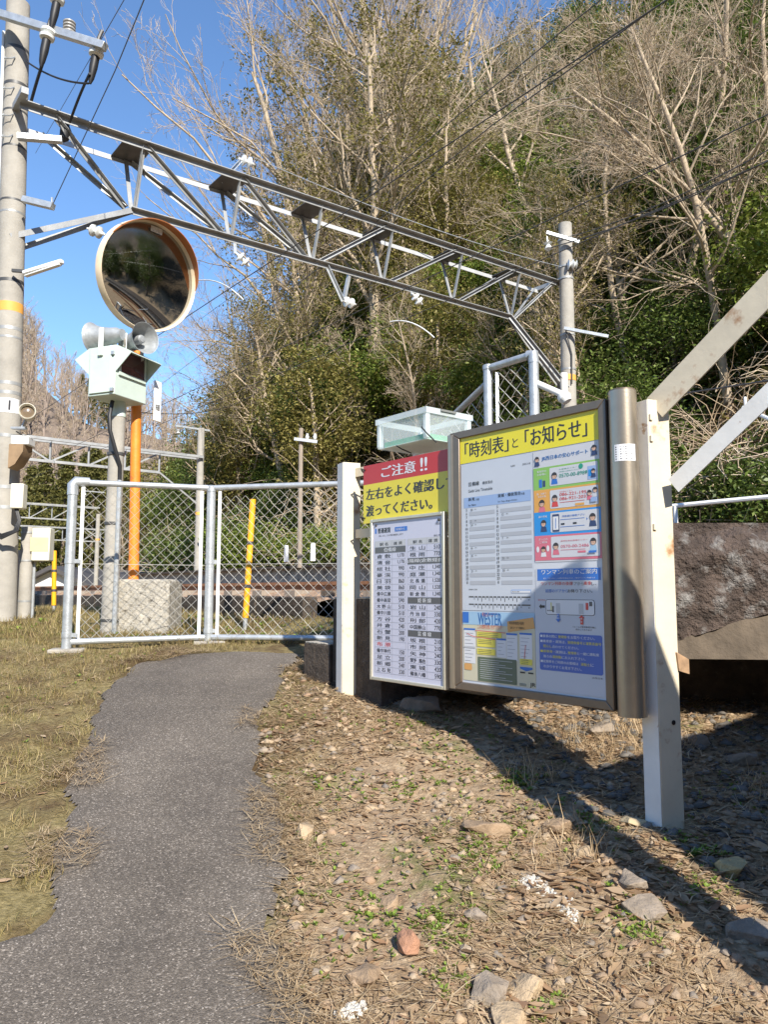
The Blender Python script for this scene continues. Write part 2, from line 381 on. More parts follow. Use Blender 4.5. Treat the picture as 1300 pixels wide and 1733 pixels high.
def build_path():
    xs = np.arange(-3.5, .5, .02); ys = np.concatenate([np.arange(-4, 1.6, .1), np.arange(1.6, 6.2, .02)])
    X, Y = np.meshgrid(xs, ys); jx = vnoise(X*5, Y*5, 8)*.09+vnoise(X*17, Y*17, 9)*.05; jy = vnoise(X*5, Y*5, 10)*.09
    I = in_poly(X+jx, Y+jy, PATH)
    Z = ground_z(X, Y, False)+.008+vnoise(X*2, Y*2, 11)*.008+vnoise(X*9, Y*9, 12)*.004
    edge = np.zeros_like(Z); K = I.astype(float)
    for dx, dy in ((1, 0), (-1, 0), (0, 1), (0, -1), (2, 0), (-2, 0), (0, 2), (0, -2)): edge += 1-np.roll(np.roll(K, dx, 1), dy, 0)
    Z -= (edge/8)**1.4*.034
    n = len(xs); id_ = np.arange(X.size).reshape(X.shape)
    ok = I[:-1, :-1] & I[:-1, 1:] & I[1:, 1:] & I[1:, :-1]
    F = np.stack([id_[:-1, :-1], id_[:-1, 1:], id_[1:, 1:], id_[1:, :-1]], -1)[ok]
    used = np.unique(F); mp = np.full(X.size, -1); mp[used] = np.arange(len(used))
    npmesh('path', np.stack([X, Y, Z], -1).reshape(-1, 3)[used], mp[F], asphalt_material(), smooth=True, kind='structure')
build_path()

# low dark wall, ballast, tracks, far platform
ballastm = mat('brown ballast', (.34, .225, .145), .95, 0, .55, 14, 1.0, 25, detail=10)
def build_ballast():
    A = np.arange(3.0, 70, .12); D = np.arange(3.98, 9.95, .12); a, d = np.meshgrid(A, D)
    z = 1.46+sstep(4.0, 4.4, d)*.08+vnoise(a*6, d*6, 21)*.05+vnoise(a*14, d*14, 22)*.05
    X = TX.x*a+TN.x*d; Y = TX.y*a+TN.y*d; i = np.arange(a.size).reshape(a.shape)
    F = np.stack([i[:-1, :-1], i[:-1, 1:], i[1:, 1:], i[1:, :-1]], -1).reshape(-1, 4)
    npmesh('ballast', np.stack([X, Y, z], -1).reshape(-1, 3), F, ballastm, kind='structure')
build_ballast()
rng = random.Random(5)
b = MB()
a0 = 5.9
while a0 < 60:
    L_ = rng.uniform(.5, 1.1); c = T(a0+L_/2, 3.9+rng.uniform(-.02, .02), 1.36)
    b.box(c, (L_-.02, .16, .26+rng.uniform(-.03, .03)), axes=(TX.to_3d(), TN.to_3d(), Vector((0, 0, 1)))); a0 += L_
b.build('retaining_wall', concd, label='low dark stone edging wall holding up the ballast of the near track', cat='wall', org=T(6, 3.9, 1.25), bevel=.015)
def track(d0, label):
    t = thing('railway_track', label, 'railway track', T(6, d0, 1.5), 'railway tracks behind the fence')
    for s in (-.535, .535):
        m = MB()
        for (w0, h0, zz) in ((.06, .035, .11), (.016, .08, .06), (.12, .02, .01)):
            m.bar(T(-8, d0+s, 1.52+zz), T(68, d0+s, 1.52+zz), w0, h0)
        m.build('rail', rust, t)
    m = MB(); m.box(T(6, d0, 1.5)+Vector((0, 0, .0)), (2.0, .2, .11), axes=(TN.to_3d(), TX.to_3d(), Vector((0, 0, 1))))
    s0 = m.build('sleeper', timber, t)
    for i in range(1, 50):
        c = s0.copy(); COL.objects.link(c); c.location = (TX*(.66*(i-8))).to_3d()
track(5.15, 'rusty near railway track just above the low dark stone wall')
track(8.6, 'farther railway track beside the weathered platform across the line')
b = MB(); b.use(concw)
b.box(T(3, 11.15, 1.85), (46, 2.1, .5), axes=(TX.to_3d(), TN.to_3d(), Vector((0, 0, 1))))
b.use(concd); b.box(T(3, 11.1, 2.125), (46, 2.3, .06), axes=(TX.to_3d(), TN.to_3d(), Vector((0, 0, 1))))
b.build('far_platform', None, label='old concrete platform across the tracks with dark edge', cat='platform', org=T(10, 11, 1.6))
for i, (px, py) in enumerate(((485, 925), (530, 921))):
    p = at(px, py, 16.2 if i == 0 else 15.6); q = Vector((p.x, p.y, 2.15))
    m = MB(); m.box((q+p)/2, (.10, .10, p.z-2.15), taper=.9); m.box(p+Vector((0, 0, .01)), (.08, .08, .03))
    m.build('marker_post', whiteclean, label=('short white post left of the slim timber pole across the tracks', 'short white post right of the slim timber pole across the tracks')[i], cat='post', org=q, bevel=.01)

# ------------------------------------------------------------------ distant hills at the left
def hills():
    xs = np.arange(-160, -8, 2.0); ys = np.arange(85, 240, 2.5); X, Y = np.meshgrid(xs, ys)
    r = X/Y                                                     # bearing
    crest = np.interp(r, [-.75, -.52, -.485, -.44, -.41, -.37, -.30, -.2, -.1], [.34, .34, .315, .27, .232, .215, .20, .18, .17])
    z = 1.2+(crest*150-1)*sstep(90, 150, Y)+vnoise(X*.06, Y*.06, 31)*4+vnoise(X*.2, Y*.2, 32)*1.5
    z -= sstep(155, 240, Y)*20
    i = np.arange(X.size).reshape(X.shape); F = np.stack([i[:-1, :-1], i[:-1, 1:], i[1:, 1:], i[1:, :-1]], -1).reshape(-1, 4)
    m = mat('bare wood floor', (.185, .145, .115), 1, 0, .35, .25, 1, .6, col2=(.10, .085, .05), thr=(.55, .05, .2), detail=12)
    npmesh('hills', np.stack([X, Y, z], -1).reshape(-1, 3), F, m, smooth=True, kind='structure')
    return lambda x, y: 1.2+(float(np.interp(x/y, [-.75, -.52, -.485, -.44, -.41, -.37, -.30, -.2, -.1], [.34, .34, .315, .27, .232, .215, .20, .18, .17]))*150-1)*float(sstep(90, 150, y))
hill_z = hills()

# ================================================================== VEGETATION
barkm = mat('pale bark', (.42, .335, .235), .9, 0, .25, 3, .4, 30)
barkd = mat('brown bark', (.20, .155, .115), .9, 0, .3, 4, .5, 30)
twigm = mat('twigs', (.47, .39, .28), .9, island=[(.50, .40, .28), (.34, .25, .165), (.58, .49, .37), (.42, .32, .20), (.27, .19, .125), (.52, .43, .33)])
def leafm(name, cols, rough=.45):
    m = mat(name, cols[0], rough, 0, island=cols, spec=.3)
    t = m.node_tree; p = t.nodes['Principled BSDF']; tr = t.nodes.new('ShaderNodeBsdfTranslucent'); mx = t.nodes.new('ShaderNodeMixShader'); mx.inputs[0].default_value = .30
    src = p.inputs['Base Color'].links[0].from_socket; t.links.new(src, tr.inputs[0])
    out = t.nodes['Material Output']; t.links.new(p.outputs[0], mx.inputs[1]); t.links.new(tr.outputs[0], mx.inputs[2]); t.links.new(mx.outputs[0], out.inputs[0]); return m
LEAF_DARK = leafm('dark evergreen leaves', [(.05, .082, .018), (.10, .152, .03), (.155, .215, .045), (.07, .11, .022), (.26, .31, .09), (.04, .06, .016)], .42)
LEAF_MID = leafm('bright evergreen leaves', [(.10, .15, .025), (.17, .235, .038), (.26, .31, .06), (.13, .18, .032), (.36, .38, .10)], .48)
LEAF_OLIVE = leafm('olive leaves', [(.15, .14, .035), (.23, .21, .055), (.31, .26, .08), (.18, .165, .045), (.40, .33, .13)], .5)
LEAF_CEDAR = leafm('cedar sprays', [(.09, .10, .028), (.15, .15, .04), (.21, .19, .06), (.12, .12, .035)], .6)
LEAF_DRY = leafm('dry leaves', [(.20, .13, .07), (.30, .20, .11), (.16, .10, .055), (.38, .27, .16), (.25, .15, .085)], .7)

def tubes_np(polys, n):
    """polys: list of (pts Nx3, radii N); returns V, F of n-sided tubes"""
    Vs, Fs, off = [], [], 0
    ang = np.arange(n)*2*np.pi/n; ca, sa = np.cos(ang), np.sin(ang)
    for P, r in polys:
        P = np.asarray(P); N = len(P); tt = np.gradient(P, axis=0); tt /= np.linalg.norm(tt, axis=1)[:, None]+1e-9
        ref = np.array([0, 0, 1.]) if abs(tt[0][2]) < .8 else np.array([1., 0, 0])
        x = np.cross(tt, ref); x /= np.linalg.norm(x, axis=1)[:, None]+1e-9; y = np.cross(x, tt)
        V = P[:, None, :]+(x[:, None, :]*ca[None, :, None]+y[:, None, :]*sa[None, :, None])*np.asarray(r)[:, None, None]
        Vs.append(V.reshape(-1, 3)); k = np.arange(n); i = np.arange(N-1)[:, None]*n
        Fs.append((np.stack([i+k, i+(k+1) % n, i+n+(k+1) % n, i+n+k], -1)+off).reshape(-1, 4)); off += N*n
    return np.concatenate(Vs), np.concatenate(Fs)
def branches(rs, H, r0, lean, levels, counts, lens, angs, curl=.25, up=.35, start=.25):
    """returns list per level of (pts, radii)"""
    out = [[] for _ in range(levels)]
    def grow(p, d, L, r, lev):
        n = (9, 6, 5, 4, 3)[lev] if lev < 5 else 3
        P = [p]; dd = d
        for i in range(n):
            dd = dd+rs.normal(0, curl*(.5 if lev == 0 else 1), 3)/math.sqrt(n)*1.2+np.array([0, 0, up*(.6 if lev else .3)])/n
            dd = dd/np.linalg.norm(dd); P.append(P[-1]+dd*L/n)
        P = np.array(P); k = np.linspace(0, 1, n+1); rad = r*(1-k*(.72 if lev < levels-1 else .6))
        out[lev].append((P, rad))
        if lev+1 >= levels: return
        c = counts[lev]; c = max(1, int(rs.normal(c, c*.15)))
        for j in range(c):
            f = start*(1 if lev == 0 else .5)+(1-start*(1 if lev == 0 else .5))*((j+rs.uniform(.1, .9))/c); f = min(f, .98)
            q = f*n; i = min(int(q), n-1); base = P[i]+(P[i+1]-P[i])*(q-i); td = P[i+1]-P[i]; td /= np.linalg.norm(td)
            az = rs.uniform(0, 2*math.pi); ref = np.array([0, 0, 1.]) if abs(td[2]) < .9 else np.array([1., 0, 0])
            x = np.cross(td, ref); x /= np.linalg.norm(x); y = np.cross(x, td); an = angs[lev]*rs.uniform(.7, 1.25)
            nd = td*math.cos(an)+(x*math.cos(az)+y*math.sin(az))*math.sin(an)
            grow(base, nd, L*lens[lev]*(1.15-.6*f)*rs.uniform(.75, 1.25), max(rad[i]*.48, .0032), lev+1)
    d = np.array([lean[0], lean[1], 1.]); grow(np.array([0., 0, -.4]), d/np.linalg.norm(d), H, r0, 0); return out
def bare_tree(seed, H, r0, lean=(0, 0), counts=(13, 8, 8, 5), lens=(.5, .5, .5, .5), angs=(.75, .65, .65, .6), curl=.3, up=.4, start=.3, tw=1.0, bark=None, name='bare_tree', leafbits=0, **kw):
    rs = np.random.RandomState(seed); lv = branches(rs, H, r0, lean, len(counts)+1, counts, lens, angs, curl, up, start)
    root = thing(name, 'x', 'tree')
    V, F = tubes_np(lv[0], 8); npmesh('trunk', V, F, bark or barkm, root, smooth=True)
    V1, F1 = tubes_np(lv[1], 6); V2, F2 = tubes_np([q for l in lv[2:3] for q in l], 4)
    V3, F3 = tubes_np([(P, np.maximum(r*tw*.8, .0038*tw)) for l in lv[3:] for P, r in l], 3)
    V = np.concatenate([V1, V2, V3]); F = np.concatenate([F1, F2+len(V1), F3+len(V1)+len(V2)])
    npmesh('crown', V, F, [bark or barkm, twigm], root, matidx=[0]*(len(F1)+len(F2))+[1]*len(F3), smooth=True)
    if leafbits:
        ends = np.array([P[-1] for P, r in lv[-1]]); pick = ends[rs.randint(0, len(ends), leafbits)]+rs.normal(0, .12, (leafbits, 3))
        V, F = leaves_np(rs, pick, .11); npmesh('climbing_leaves', V, F, kw.get('lm', LEAF_OLIVE), root)
    return root
def leaves_np(rs, P, size, flat=.5, var=.35):
    n = len(P); nr = rs.normal(0, 1, (n, 3)); nr[:, 2] = np.abs(nr[:, 2])+flat; nr /= np.linalg.norm(nr, axis=1)[:, None]
    u = np.cross(nr, rs.normal(0, 1, (n, 3))); u /= np.linalg.norm(u, axis=1)[:, None]; v = np.cross(nr, u)
    s = (size*rs.uniform(1-var, 1+var, n))[:, None]
    b = P-u*s*.5; t = P+u*s*.5-nr*s*.12; l = P+v*s*.24+nr*s*.05; r = P-v*s*.24+nr*s*.05
    V = np.stack([b, r, t, l], 1).reshape(-1, 3); F = np.arange(4*n).reshape(-1, 4); return V, F
def evergreen(seed, H, rad, n, size, lm, name='evergreen_tree', low=.15, ncl=70, lean=(0, 0), bark=None, sig=.36):
    rs = np.random.RandomState(seed); root = thing(name, 'x', 'tree')
    lv = branches(rs, H*.85, .035*H/2+.03, lean, 3, (12, 4), (.42, .5), (.9, .7), .3, .35, max(low, .15))
    V0, F0 = tubes_np(lv[0], 8); npmesh('trunk', V0, F0, bark or barkd, root, smooth=True)
    c = rs.normal(0, 1, (ncl, 3)); c /= np.linalg.norm(c, axis=1)[:, None]; c *= (rs.uniform(.35, 1, ncl)**.5)[:, None]
    zc = H*(low+1)/2; c = c*np.array([rad, rad, H*(1-low)/2])*rs.uniform(.75, 1.2, (ncl, 1))+np.array([lean[0]*zc, lean[1]*zc, zc])
    w_ = rs.uniform(.4, 1.6, ncl); w_ /= w_.sum(); k = rs.choice(ncl, n, p=w_)
    sg = rs.uniform(.6, 1.4, ncl)*sig*(rad/2.2)**.5
    P = c[k]+rs.normal(0, 1, (n, 3))*sg[k][:, None]*np.array([1, 1, .75]); P[:, 2] = np.maximum(P[:, 2], .05)
    V1, F1 = tubes_np(lv[1]+lv[2], 4); V2, F2 = leaves_np(rs, P, size)
    npmesh('crown', np.concatenate([V1, V2]), np.concatenate([F1, F2+len(V1)]), [bark or barkd, lm], root, matidx=[0]*len(F1)+[1]*len(F2))
    return root
def cedar(seed, H, rad, n):
    rs = np.random.RandomState(seed); root = thing('cedar_tree', 'x', 'tree')
    P = np.stack([np.zeros(8), np.zeros(8), np.linspace(-.3, H, 8)], 1); V0, F0 = tubes_np([(P, np.linspace(.03*H*.5, .02, 8))], 8); npmesh('trunk', V0, F0, barkd, root, smooth=True)
    h = rs.uniform(.12, 1, n)**.8; r = rad*(1-h)**.8*np.sqrt(rs.uniform(.15, 1, n))+.08; lay = np.floor(h*16)/16; az = rs.uniform(0, 6.283, n)+lay*9
    az = np.round(az*6/6.283+rs.normal(0, .15, n))*6.283/6+lay*5; P = np.stack([r*np.cos(az), r*np.sin(az), (lay*.6+h*.4)*H-r*.25], 1)+rs.normal(0, .16, (n, 3))
    V2, F2 = leaves_np(rs, P, .3, .2); npmesh('crown', V2, F2, LEAF_CEDAR, root); return root

# ---- woodland on the slope beyond the tracks
VR = random.Random(11)
LBL = {
 'dark': ('dark glossy evergreen tree massed on the steep hillside beyond the tracks', 'dark evergreen trees on the hillside'),
 'tall': ('tall dark evergreen tree with an upright crown on the steep hillside', 'tall evergreen trees on the hillside'),
 'mid': ('bright green broadleaf evergreen tree on the steep hillside', 'bright green trees on the hillside'),
 'olive': ('olive leaved vine covered tree among bare branches on the hillside', 'olive trees on the hillside'),
 'shrub': ('low dark green shrub at the foot of the slope beyond the tracks', 'dark shrubs at the foot of the slope'),
 'bush': ('low bright green shrub at the foot of the slope beyond the tracks', 'bright shrubs at the foot of the slope'),
 'vase': ('leafless pale tree with a vase of fine upright branches on the hillside', 'upright bare trees on the hillside'),
 'spread': ('leafless pale tree with wide spreading branches on the hillside', 'spreading bare trees on the hillside'),
 'slim': ('slim leafless tree with a leaning pale trunk on the hillside', 'slim bare trees on the hillside'),
 'viny': ('bare tree hung with olive creeper leaves on the hillside', 'creeper hung trees on the hillside'),
 'farbare': ('small brown leafless tree on the distant hill at the left', 'leafless trees on the distant hill'),
 'cedar': ('yellow green conifer standing in the valley below the distant hill', 'conifers below the distant hill')}
PROTO = {
 'dark': evergreen(1, 6.0, 2.5, 14000, .155, LEAF_DARK, ncl=90), 'tall': evergreen(2, 9.0, 2.6, 17000, .165, LEAF_DARK, ncl=110, low=.2),
 'mid': evergreen(3, 6.0, 2.4, 12500, .155, LEAF_MID, ncl=80), 'olive': evergreen(4, 8.5, 2.0, 10000, .155, LEAF_OLIVE, ncl=60, low=.25, bark=barkm, sig=.42),
 'shrub': evergreen(5, 2.3, 1.5, 9000, .12, LEAF_DARK, 'evergreen_shrub', .03, 60), 'bush': evergreen(6, 2.0, 1.4, 7500, .12, LEAF_MID, 'evergreen_shrub', .03, 50),
 'vase': bare_tree(7, 11, .17, counts=(13, 7, 7, 4), lens=(.55, .5, .45, .5), angs=(.5, .5, .55, .6), up=.7, start=.25),
 'spread': bare_tree(8, 9, .14, (.15, .1), counts=(10, 8, 8, 4), lens=(.75, .5, .45, .5), angs=(1.05, .7, .65, .6), up=.2, start=.25, curl=.4),
 'slim': bare_tree(9, 10, .12, (-.25, .05), counts=(14, 7, 7, 4), lens=(.35, .5, .5, .5), angs=(.8, .7, .7, .6), up=.4, start=.35),
 'viny': bare_tree(10, 11, .2, (-.05, .1), counts=(13, 8, 7, 4), lens=(.42, .5, .5, .5), angs=(.8, .7, .7, .6), leafbits=7000)}
FIRST = set()
def plant(kind, x, y, scale=1.0, dz=-.15, z=None, label=None, rz=None, sz=None):
    loc = (x, y, (gz(x, y, False) if z is None else z)+dz); rz = VR.uniform(0, 6.28) if rz is None else rz
    lb, gr = LBL[kind]
    if kind not in FIRST:
        FIRST.add(kind); r = PROTO[kind]; r.location = loc; r.rotation_euler = (0, 0, rz); r.scale = (scale, scale, sz or scale)
        r['label'] = label or lb; r['group'] = gr
    else: r = dup(PROTO[kind], loc, rz, scale, label or lb, gr, sz)
    return r
def row_a(d, r): return d*(.778-.628*r)/(.628+.778*r)
def rowplant(d, r0, r1, step, kinds, s0, s1, jd=1.0):
    a = row_a(d, r1)+VR.uniform(0, step); hi = row_a(d, r0)
    while a < hi:
        dd = d+VR.uniform(-jd, jd); p = T(a, dd, 0); plant(VR.choice(kinds), p.x, p.y, VR.uniform(s0, s1)); a += step*VR.uniform(.75, 1.25)
rowplant(13.0, -.28, .60, 2.0, ['shrub', 'shrub', 'bush'], .6, 1.05, .3)
rowplant(14.6, -.28, .62, 2.5, ['shrub', 'dark', 'olive', 'bush'], .5, .95, .5)
rowplant(16.8, -.27, .62, 2.9, ['dark', 'dark', 'mid', 'dark', 'olive'], .6, 1.0, .8)
rowplant(19.5, -.27, .62, 3.1, ['dark', 'mid', 'olive', 'mid'], .8, 1.1)
rowplant(22.8, -.26, .62, 3.4, ['dark', 'olive', 'mid', 'tall'], .8, 1.1)
rowplant(26.5, -.20, .62, 3.6, ['mid', 'dark', 'olive', 'dark'], .9, 1.25)
rowplant(31.0, -.14, .62, 4.2, ['mid', 'dark', 'tall', 'dark', 'olive'], .95, 1.3)
rowplant(36.5, -.02, .62, 4.8, ['tall', 'dark', 'mid', 'dark'], 1.0, 1.4)
rowplant(43.0, .06, .62, 6.5, ['tall', 'mid', 'tall'], 1.0, 1.4)
rowplant(15.4, -.10, .62, 4.6, ['slim', 'slim', 'viny'], .42, .7, .9)
rowplant(18.2, -.06, .60, 6.0, ['slim', 'viny', 'spread'], .55, .85)
rowplant(21.5, -.20, .60, 7.0, ['spread', 'vase', 'slim', 'viny'], .7, 1.0)
rowplant(25.5, -.16, .34, 4.8, ['vase', 'viny', 'spread', 'vase'], .8, 1.1)
rowplant(30.0, -.10, .30, 4.8, ['vase', 'vase', 'viny'], .85, 1.15)
rowplant(35.5, -.04, .60, 9.0, ['vase', 'slim'], .9, 1.25)
def plant_at(kind, px, Y, scale, label=None, rz=None, sz=None):
    r = ray(px, 700); x = r[0]/r[1]*Y; return plant(kind, x, Y, scale, label=label, rz=rz, sz=sz)
# tall bare trees standing against the sky at the upper left
for px, Y, k, s in ((372, 31, 'vase', 1.0), (425, 30, 'spread', 1.15), (470, 33, 'vase', 1.35), (525, 31, 'viny', 1.3), (560, 36, 'vase', 1.45), (610, 33, 'vase', 1.4), (640, 30, 'viny', 1.25), (690, 35, 'vase', 1.4), (500, 28, 'viny', .95), (440, 39, 'vase', 1.2), (395, 37, 'slim', 1.1), (562, 34, 'vase', 1.75), (600, 38, 'viny', 1.7), (650, 41, 'vase', 1.95), (700, 39, 'vase', 1.8), (742, 36, 'spread', 1.7), (480, 32, 'spread', 1.45), (520, 37, 'vase', 1.7), (345, 34, 'vase', .95), (580, 40, 'olive', 1.7), (640, 37, 'olive', 1.5), (690, 42, 'tall', 1.7), (735, 40, 'mid', 1.8), (455, 33, 'olive', 1.1), (585, 35, 'vase', 1.6), (625, 34, 'spread', 1.75), (665, 36, 'vase', 1.7), (715, 34, 'vase', 1.6), (610, 42, 'vase', 2.0), (545, 33, 'mid', 1.2), (500, 30, 'mid', 1.0), (760, 38, 'mid', 1.7)):
    plant_at(k, px, Y, s*float(np.interp(px, [330, 430, 520, 575, 640], [.72, .74, .82, 1.0, 1.05])))
# big pale spreading trees high at the right
for px, Y, k, s, lb in ((1370, 18, 'spread', .95, 'wide spreading pale bare tree reaching in from the top right corner'), (1285, 24, 'spread', .95, None), (1130, 20, 'slim', 1.15, None), (1080, 19, 'spread', .9, None), (1240, 17, 'slim', .95, None)):
    plant_at(k, px, Y, s, lb)
r_ = bare_tree(21, 10, .13, (-.95, .05), counts=(15, 8, 8, 4), lens=(.5, .5, .5, .5), angs=(.75, .55, .55, .6), up=.12, start=.25, curl=.3, name='leaning_tree')
_q = ray(1500, 420); _q = Vector((_q[0]/_q[1]*16.5, 16.5)); r_.location = (_q.x, _q.y, 6.2); r_['label'] = 'pale leafless tree leaning far out to the left over the slope at the top right'
r_ = bare_tree(23, 8, .10, (-.8, .2), counts=(14, 8, 8, 4), lens=(.5, .5, .5, .5), angs=(.75, .55, .55, .6), up=.12, start=.25, curl=.3, name='leaning_tree')
_q = ray(1400, 300); _q = Vector((_q[0]/_q[1]*19, 19)); r_.location = (_q.x, _q.y, 10.6); r_['label'] = 'second smaller leaning bare tree with fine pale twigs high at the top right'
# distant hill and valley
PROTO['farbare'] = bare_tree(12, 9, .22, counts=(11, 7, 6), lens=(.5, .5, .5), angs=(.6, .6, .6), up=.6, tw=4.5, start=.2, bark=mat('far bark', (.30, .235, .19), .9, 0, .2, 2))
PROTO['cedar'] = cedar(13, 13, 2.6, 6500)
for i in range(165):
    r = VR.uniform(-.54, -.26) if i % 3 else VR.uniform(-.53, -.46); Y = VR.uniform(98, 158); plant('farbare', r*Y, Y, VR.uniform(.8, 1.25), z=hill_z(r*Y, Y))
for i in range(26):
    r = VR.uniform(-.52, -.31); Y = VR.uniform(62, 92); plant('cedar', r*Y, Y, VR.uniform(.7, 1.05), z=1.0)
for r, Y in ((-.392, 140), (-.38, 142), (-.37, 138), (-.402, 145), (-.36, 144), (-.35, 139)): plant('cedar', r*Y, Y, .75, z=hill_z(r*Y, Y))
for i in range(10):
    r = VR.uniform(-.36, -.25); Y = VR.uniform(46, 80); plant('slim', r*Y, Y, VR.uniform(.6, .95), z=gz(r*Y, Y, False) if r > -.3 else 1.2)
# wooded bank behind the viewpoint (seen only in the traffic mirror)
for i in range(44):
    an = R(-62+112*(i+.5)/44); rr = VR.uniform(27, 44) if i % 2 else VR.uniform(23, 28); plant(('dark', 'tall', 'tall', 'vase', 'dark')[i % 5], rr*math.sin(an), -rr*math.cos(an), VR.uniform(.85, 1.15), label=('dark evergreen tree on the wooded bank behind the viewpoint' if i % 5 != 3 else 'bare tree on the wooded bank behind the viewpoint'))['group'] = 'trees on the bank behind the viewpoint'

def hillside_stuff(name, lm, n, d0, d1, size, seed, hmax, dens=None):
    rs = np.random.RandomState(seed); d = d0+(d1-d0)*rs.uniform(0, 1, n)**1.5; r = rs.uniform(-.30, .62, n); a = d*(.778-.628*r)/(.628+.778*r)
    x = TX.x*a+TN.x*d; y = TX.y*a+TN.y*d
    cl = vnoise(x*.45, y*.45, seed)+vnoise(x*1.3, y*1.3, seed+1)*.6; keep = cl > (dens if dens is not None else -.1); x, y, cl = x[keep], y[keep], cl[keep]
    z = ground_z(x, y, False)+rs.uniform(0, 1, len(x))**1.4*hmax*(.3+np.clip(cl+.3, 0, 1))
    V, F = leaves_np(rs, np.stack([x, y, z], 1), size); npmesh(name, V, F, lm, kind='stuff')
hillside_stuff('undergrowth', LEAF_DARK, 120000, 12.6, 27, .15, 41, 1.1)
hillside_stuff('olive_undergrowth', LEAF_OLIVE, 60000, 12.4, 32, .14, 43, 1.0, .02)
hillside_stuff('dry_undergrowth', LEAF_DRY, 50000, 12.3, 20, .13, 45, .7, .0)
def vine_stuff():
    rs = np.random.RandomState(50); polys = []
    for i in range(4800):
        d = 12.4+16*rs.uniform()**1.6; r = rs.uniform(-.3, .6); a = row_a(d, r); p = T(a, d, 0); z = gz(p.x, p.y, False)
        L = rs.uniform(.6, 2.4); dr = rs.normal(0, 1, 3); dr[2] = abs(dr[2])*.7+.1; dr /= np.linalg.norm(dr); P = [np.array([p.x, p.y, z+rs.uniform(0, 1)**2*2.4])]
        for k in range(4): dr = dr+rs.normal(0, .35, 3)-np.array([0, 0, .12]); dr /= np.linalg.norm(dr); P.append(P[-1]+dr*L/4)
        polys.append((np.array(P), np.linspace(.012, .005, 5)))
    V, F = tubes_np(polys, 3); npmesh('dry_vines', V, F, twigm, kind='stuff')
vine_stuff()
for _k in ('shrub', 'bush'):
    for o in bpy.data.objects:
        if o.get('group') == LBL[_k][1]: o['category'] = 'shrub'

# ================================================================== SIGN STAND: steel posts, rails, boards
ZT = 2.35
PR_ = Vector((.423, -.906)); PL_ = Vector((-.906, -.423))                    # the two faces of the angle posts
def steel_post(s, zt, label, holes=(), off=0):
    c = B(s-.032*(off < 0), off, 0); zb = gz(c.x, c.y)-.12; wl, wr, th = .092, .116, .012
    k0 = Vector((c.x, c.y))+PR_*(wl/2)+PL_*(wr/2)                           # outer corner of the angle
    def Q(l, r, z): q = k0-PL_*l-PR_*r; return Vector((q.x, q.y, z))          # l: along the right face, r: along the left face
    t = thing('steel_post', label, 'post', (c.x, c.y, zb))
    prof = [(0, 0), (wr, 0), (wr, th), (th, th), (th, wl), (0, wl)]
    m = MB(); m.add([Q(a, b_, zb) for a, b_ in prof]+[Q(a, b_, zt) for a, b_ in prof], [(i, (i+1) % 6, (i+1) % 6+6, i+6) for i in range(6)]+[(0, 1, 2, 3), (0, 3, 4, 5), (9, 8, 7, 6), (11, 10, 9, 6)]); m.build('shaft', creamp, t, bevel=.003)
    m = MB(); m.prism([Q(-.002, .002, zb), Q(-.002, wl-.001, zb), Q(-.002, wl-.001, zt-.003), Q(-.002, .002, zt-.003)], (PL_*.002).to_3d()); m.build('painted_face', whitep, t)
    for z in holes:
        m = MB(); m.prism([Q(.002, -.001, z), Q(.018, -.001, z), Q(.018, -.001, z+.024), Q(.002, -.001, z+.024)], (PR_*.008).to_3d()); m.build('clip', creamp, t)
    t['_'] = 0; del t['_']
    return t, Q
steel_post(0, ZT, 'white painted steel angle post at the far left end of the sign stand')
tp, QP = steel_post(2.115, ZT, 'rust stained white steel post in front of the concrete slab at the right', (2.26, 2.17, 1.80), -.065)
m = MB(); m.lathe(QP(.075, -.001, 1.02), PR_.to_3d(), [(.001, 0), (.010, 0), (.010, .002)], 10); m.build('bolt_hole', mat('hole', (.02, .012, .008), .9), tp)
m = MB(); m.prism([QP(.10, -.001, 1.30), QP(.165, -.001, 1.27), QP(.165, -.001, 1.21), QP(.11, -.001, 1.225)], (PR_*.008).to_3d()); m.build('welded_tab', mat('rusty cream', (.33, .21, .12), .8, 0, .4, 20), tp)
for z, lb in ((2.315, 'cream steel rail along the top of the sign stand'), (1.93, 'lower cream steel rail behind the caution sign')):
    m = MB(); m.angle(B(.055, -.01, z), B(2.06, -.01, z), .055, .007, flip=-1); m.build('cross_rail', creamp, label=lb, cat='rail', org=B(1, 0, z))
# handrails of the steps rising from the right post
s1, z1 = bp(1110, 700); 
def brace(px0, py0, px1, py1, wd, label, off, ext=2.2, mt=None):
    s0, z0 = bp(px0, py0, off); s1, z1 = bp(px1, py1, off); k = ext; q = B(s0+(s1-s0)*k, off, z0+(z1-z0)*k); p = B(s0, off, z0)
    t = thing('handrail', label, 'handrail', p); m = MB(); up = Vector((NB.x, NB.y, 0))
    m.bar(p, q, .010, wd, up=up.cross(q-p)) if False else None
    d = (q-p).normalized(); sd = up.normalized(); u = sd.cross(d).normalized()
    if u.z < 0: u = -u
    hw = wd/2
    prof = [(hw, 0), (-hw, 0), (-hw, .008), (hw-.008, .008), (hw-.008, .05), (hw, .05)]
    vs = [p+u*a-sd*b_ for a, b_ in prof]+[q+u*a-sd*b_ for a, b_ in prof]
    m.add(vs, [(i, (i+1) % 6, (i+1) % 6+6, i+6) for i in range(6)]+[(0, 1, 2, 3), (0, 3, 4, 5), (9, 8, 7, 6), (11, 10, 9, 6)]); m.build('flat_bar', mt or creamp, t)
    return t
brace(1108, 690, 1300, 490, .115, 'upper cream steel handrail rising to the top right edge', -.045, 3.0)
brace(1140, 822, 1300, 668, .072, 'lower white steel handrail rising past the concrete slab', -.045, 3.0, whitep)

